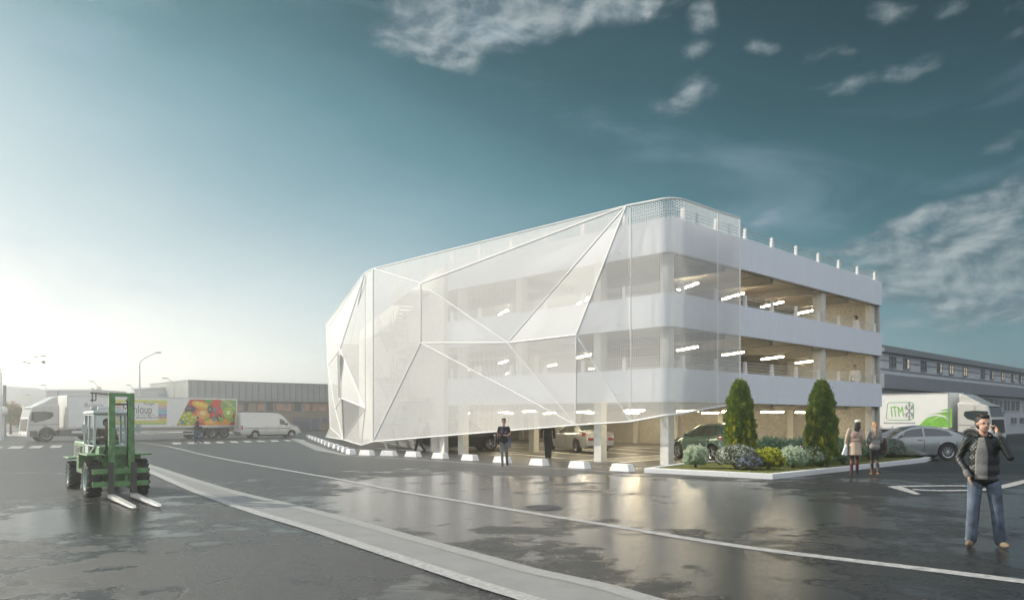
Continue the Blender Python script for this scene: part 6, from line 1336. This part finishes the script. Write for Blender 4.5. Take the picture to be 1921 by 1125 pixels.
b = MB(); p = P3(7, 722, 70); b.box(p.x-.10, p.x+.10, 70, 70.2, 0, p.z); b.box(p.x-.16, p.x+.16, 69.95, 70.25, 0, .15); tag(b.build('square_post', M_clad), 'grey square post at the left edge beside the globe lamp', 'post')
gl = empty('globe_lamp', P3(6, 783, 64)*1.0-Vector((0, 0, EYE)), 0, 'globe lamp on a thin post at the left edge by the small tree', 'street lamp')
b = MB(); b.tube((0, 0, 0), (0, 0, 1.9), .05, .05); b.build('pole', M_railm, gl); b = MB(); b.ell((0, 0, 2.3), .36, .36, .38, 18, 12); b.build('globe', M_wpaint, gl, 60)
# gate frames at the left edge
for i, (x0, x1) in enumerate(((8, 30), (-22, 4))):
    a = G(x0, 808.5); c_ = G(x1, 808.5); r = empty('mesh_gate', (a.x, a.y, 0), 0, ('white tubular gate frame left of the fruit lorry' if i == 0 else 'white tubular gate frame cut by the left edge'), 'gate'); W_ = c_.x-a.x; H_ = 1.45
    b = MB()
    for x in (0, W_): b.tube((x, 0, 0), (x, 0, H_), .035)
    for z in (.12, H_*.5, H_-.02): b.tube((0, 0, z), (W_, 0, z), .03)
    b.build('frame', M_steel, r); b = MB()
    for k in range(1, 9): b.tube((W_*k/9, 0, .1), (W_*k/9, 0, H_), .010, .010, 4)
    b.build('bars', M_steel, r)
# trees
def tree(px, Y, ytop, halfw, label, cols, n=900, trunk=.35, ybot=None):
    x = P3(px, HY, Y).x; H_ = EYE+(HY-ytop)*Y/F; R_ = halfw*Y/F; root = empty('tree', (x, Y, 0), 0, label, 'tree')
    b = MB(); b.tube((0, 0, 0), (0, 0, H_*.55), R_*.10, R_*.05, 8)
    for i in range(6): a = i*1.05; b.tube((0, 0, H_*(.3+.04*i)), (R_*.6*math.cos(a), R_*.6*math.sin(a), H_*(.6+.05*i)), R_*.04, R_*.015, 6)
    b.build('trunk', M_trunk, root)
    ph = RNG.uniform(0, 2*PI, n); ct = RNG.uniform(-.8, 1, n); st = np.sqrt(1-ct**2); rad = RNG.uniform(.2, 1, n)**.45*(1+.18*np.sin(ph*3+ct*5)); cz = H_*(.5+trunk*.3); hz = H_-cz
    c_ = np.stack([st*np.cos(ph)*rad*R_, st*np.sin(ph)*rad*R_, cz+ct*rad*hz*.95], 1); K_ = 14; pts = np.repeat(c_, K_, 0)+RNG.normal(size=(n*K_, 3))*R_*.07; dirs = norm(RNG.normal(size=pts.shape)+np.array([0, 0, .3])); V, Fc = scatter(pts, dirs, R_*.11, R_*.06)
    npmesh('crown', V, Fc, [leafmat('crown_a_%d' % px, cols[0]), leafmat('crown_b_%d' % px, cols[1])], np.repeat((RNG.uniform(size=n) < .4).astype(int), K_), root)
tree(182, 125, 727, 17, 'rounded green tree behind the forklift mast', [(.10, .14, .06), (.17, .20, .09)])
tree(20, 80, 756, 24, 'small bushy tree with reddish leaves at the left edge', [(.24, .28, .12), (.42, .24, .18)])
tree(-30, 95, 748, 34, 'larger bushy tree cut by the left edge', [(.22, .27, .13), (.36, .30, .18)])
# low flowering hedge at the left edge
# birds
def bird(px, py, s, ph, label):
    p = P3(px, py, 60); r = empty('bird', p, ph, label, 'bird', 'birds over the left horizon'); b = MB(); b.ell((0, 0, 0), .07*s, .22*s, .06*s, 10, 8); b.ell((0, .2*s, .03*s), .045*s, .06*s, .045*s, 8, 6); b.prism([(-.03*s, -.18*s, 0), (.03*s, -.18*s, 0), (.07*s, -.38*s, 0), (-.07*s, -.38*s, 0)], (0, 0, .015*s)); b.build('body', M_dark, r, 60, True)
    for sg in (-1, 1):
        b = MB(); z1, z2 = .16*s*math.cos(ph*3)+.08*s, .10*s*math.sin(ph*5)
        b.prism([(0, .10*s, .02*s), (sg*.30*s, .13*s, z1), (sg*.62*s, .0, z2), (sg*.30*s, -.08*s, z1), (0, -.10*s, .02*s)], (0, 0, -.02*s)); b.build('wing', M_dark, r, None, True)
bird(54.5, 681, .75, .4, 'dark bird with spread wings, lowest left of four'); bird(82, 680, .7, 1.9, 'dark bird gliding, lowest right of four'); bird(67, 669, .5, 2.8, 'small faint bird, upper left of four'); bird(82, 667, .6, 1.2, 'dark bird, upper right of four')
# ------------------------------------------------------------------ haze
b = MB(); b.box(-R0-5, R0+5, -R0-5, R0+5, -1, 14); hz = b.build('haze', [], None)
hm = bpy.data.materials.new('haze_air'); hm.use_nodes = True; t = hm.node_tree
for n in list(t.nodes):
    if n.type == 'BSDF_PRINCIPLED': t.nodes.remove(n)
pv = t.nodes.new('ShaderNodeVolumePrincipled'); pv.inputs['Color'].default_value = (.97, .97, .95, 1); pv.inputs['Density'].default_value = 0.0036; pv.inputs['Anisotropy'].default_value = .72
t.links.new(pv.outputs[0], t.nodes['Material Output'].inputs['Volume']); hz.data.materials.append(hm); tag(hz, kind='stuff')
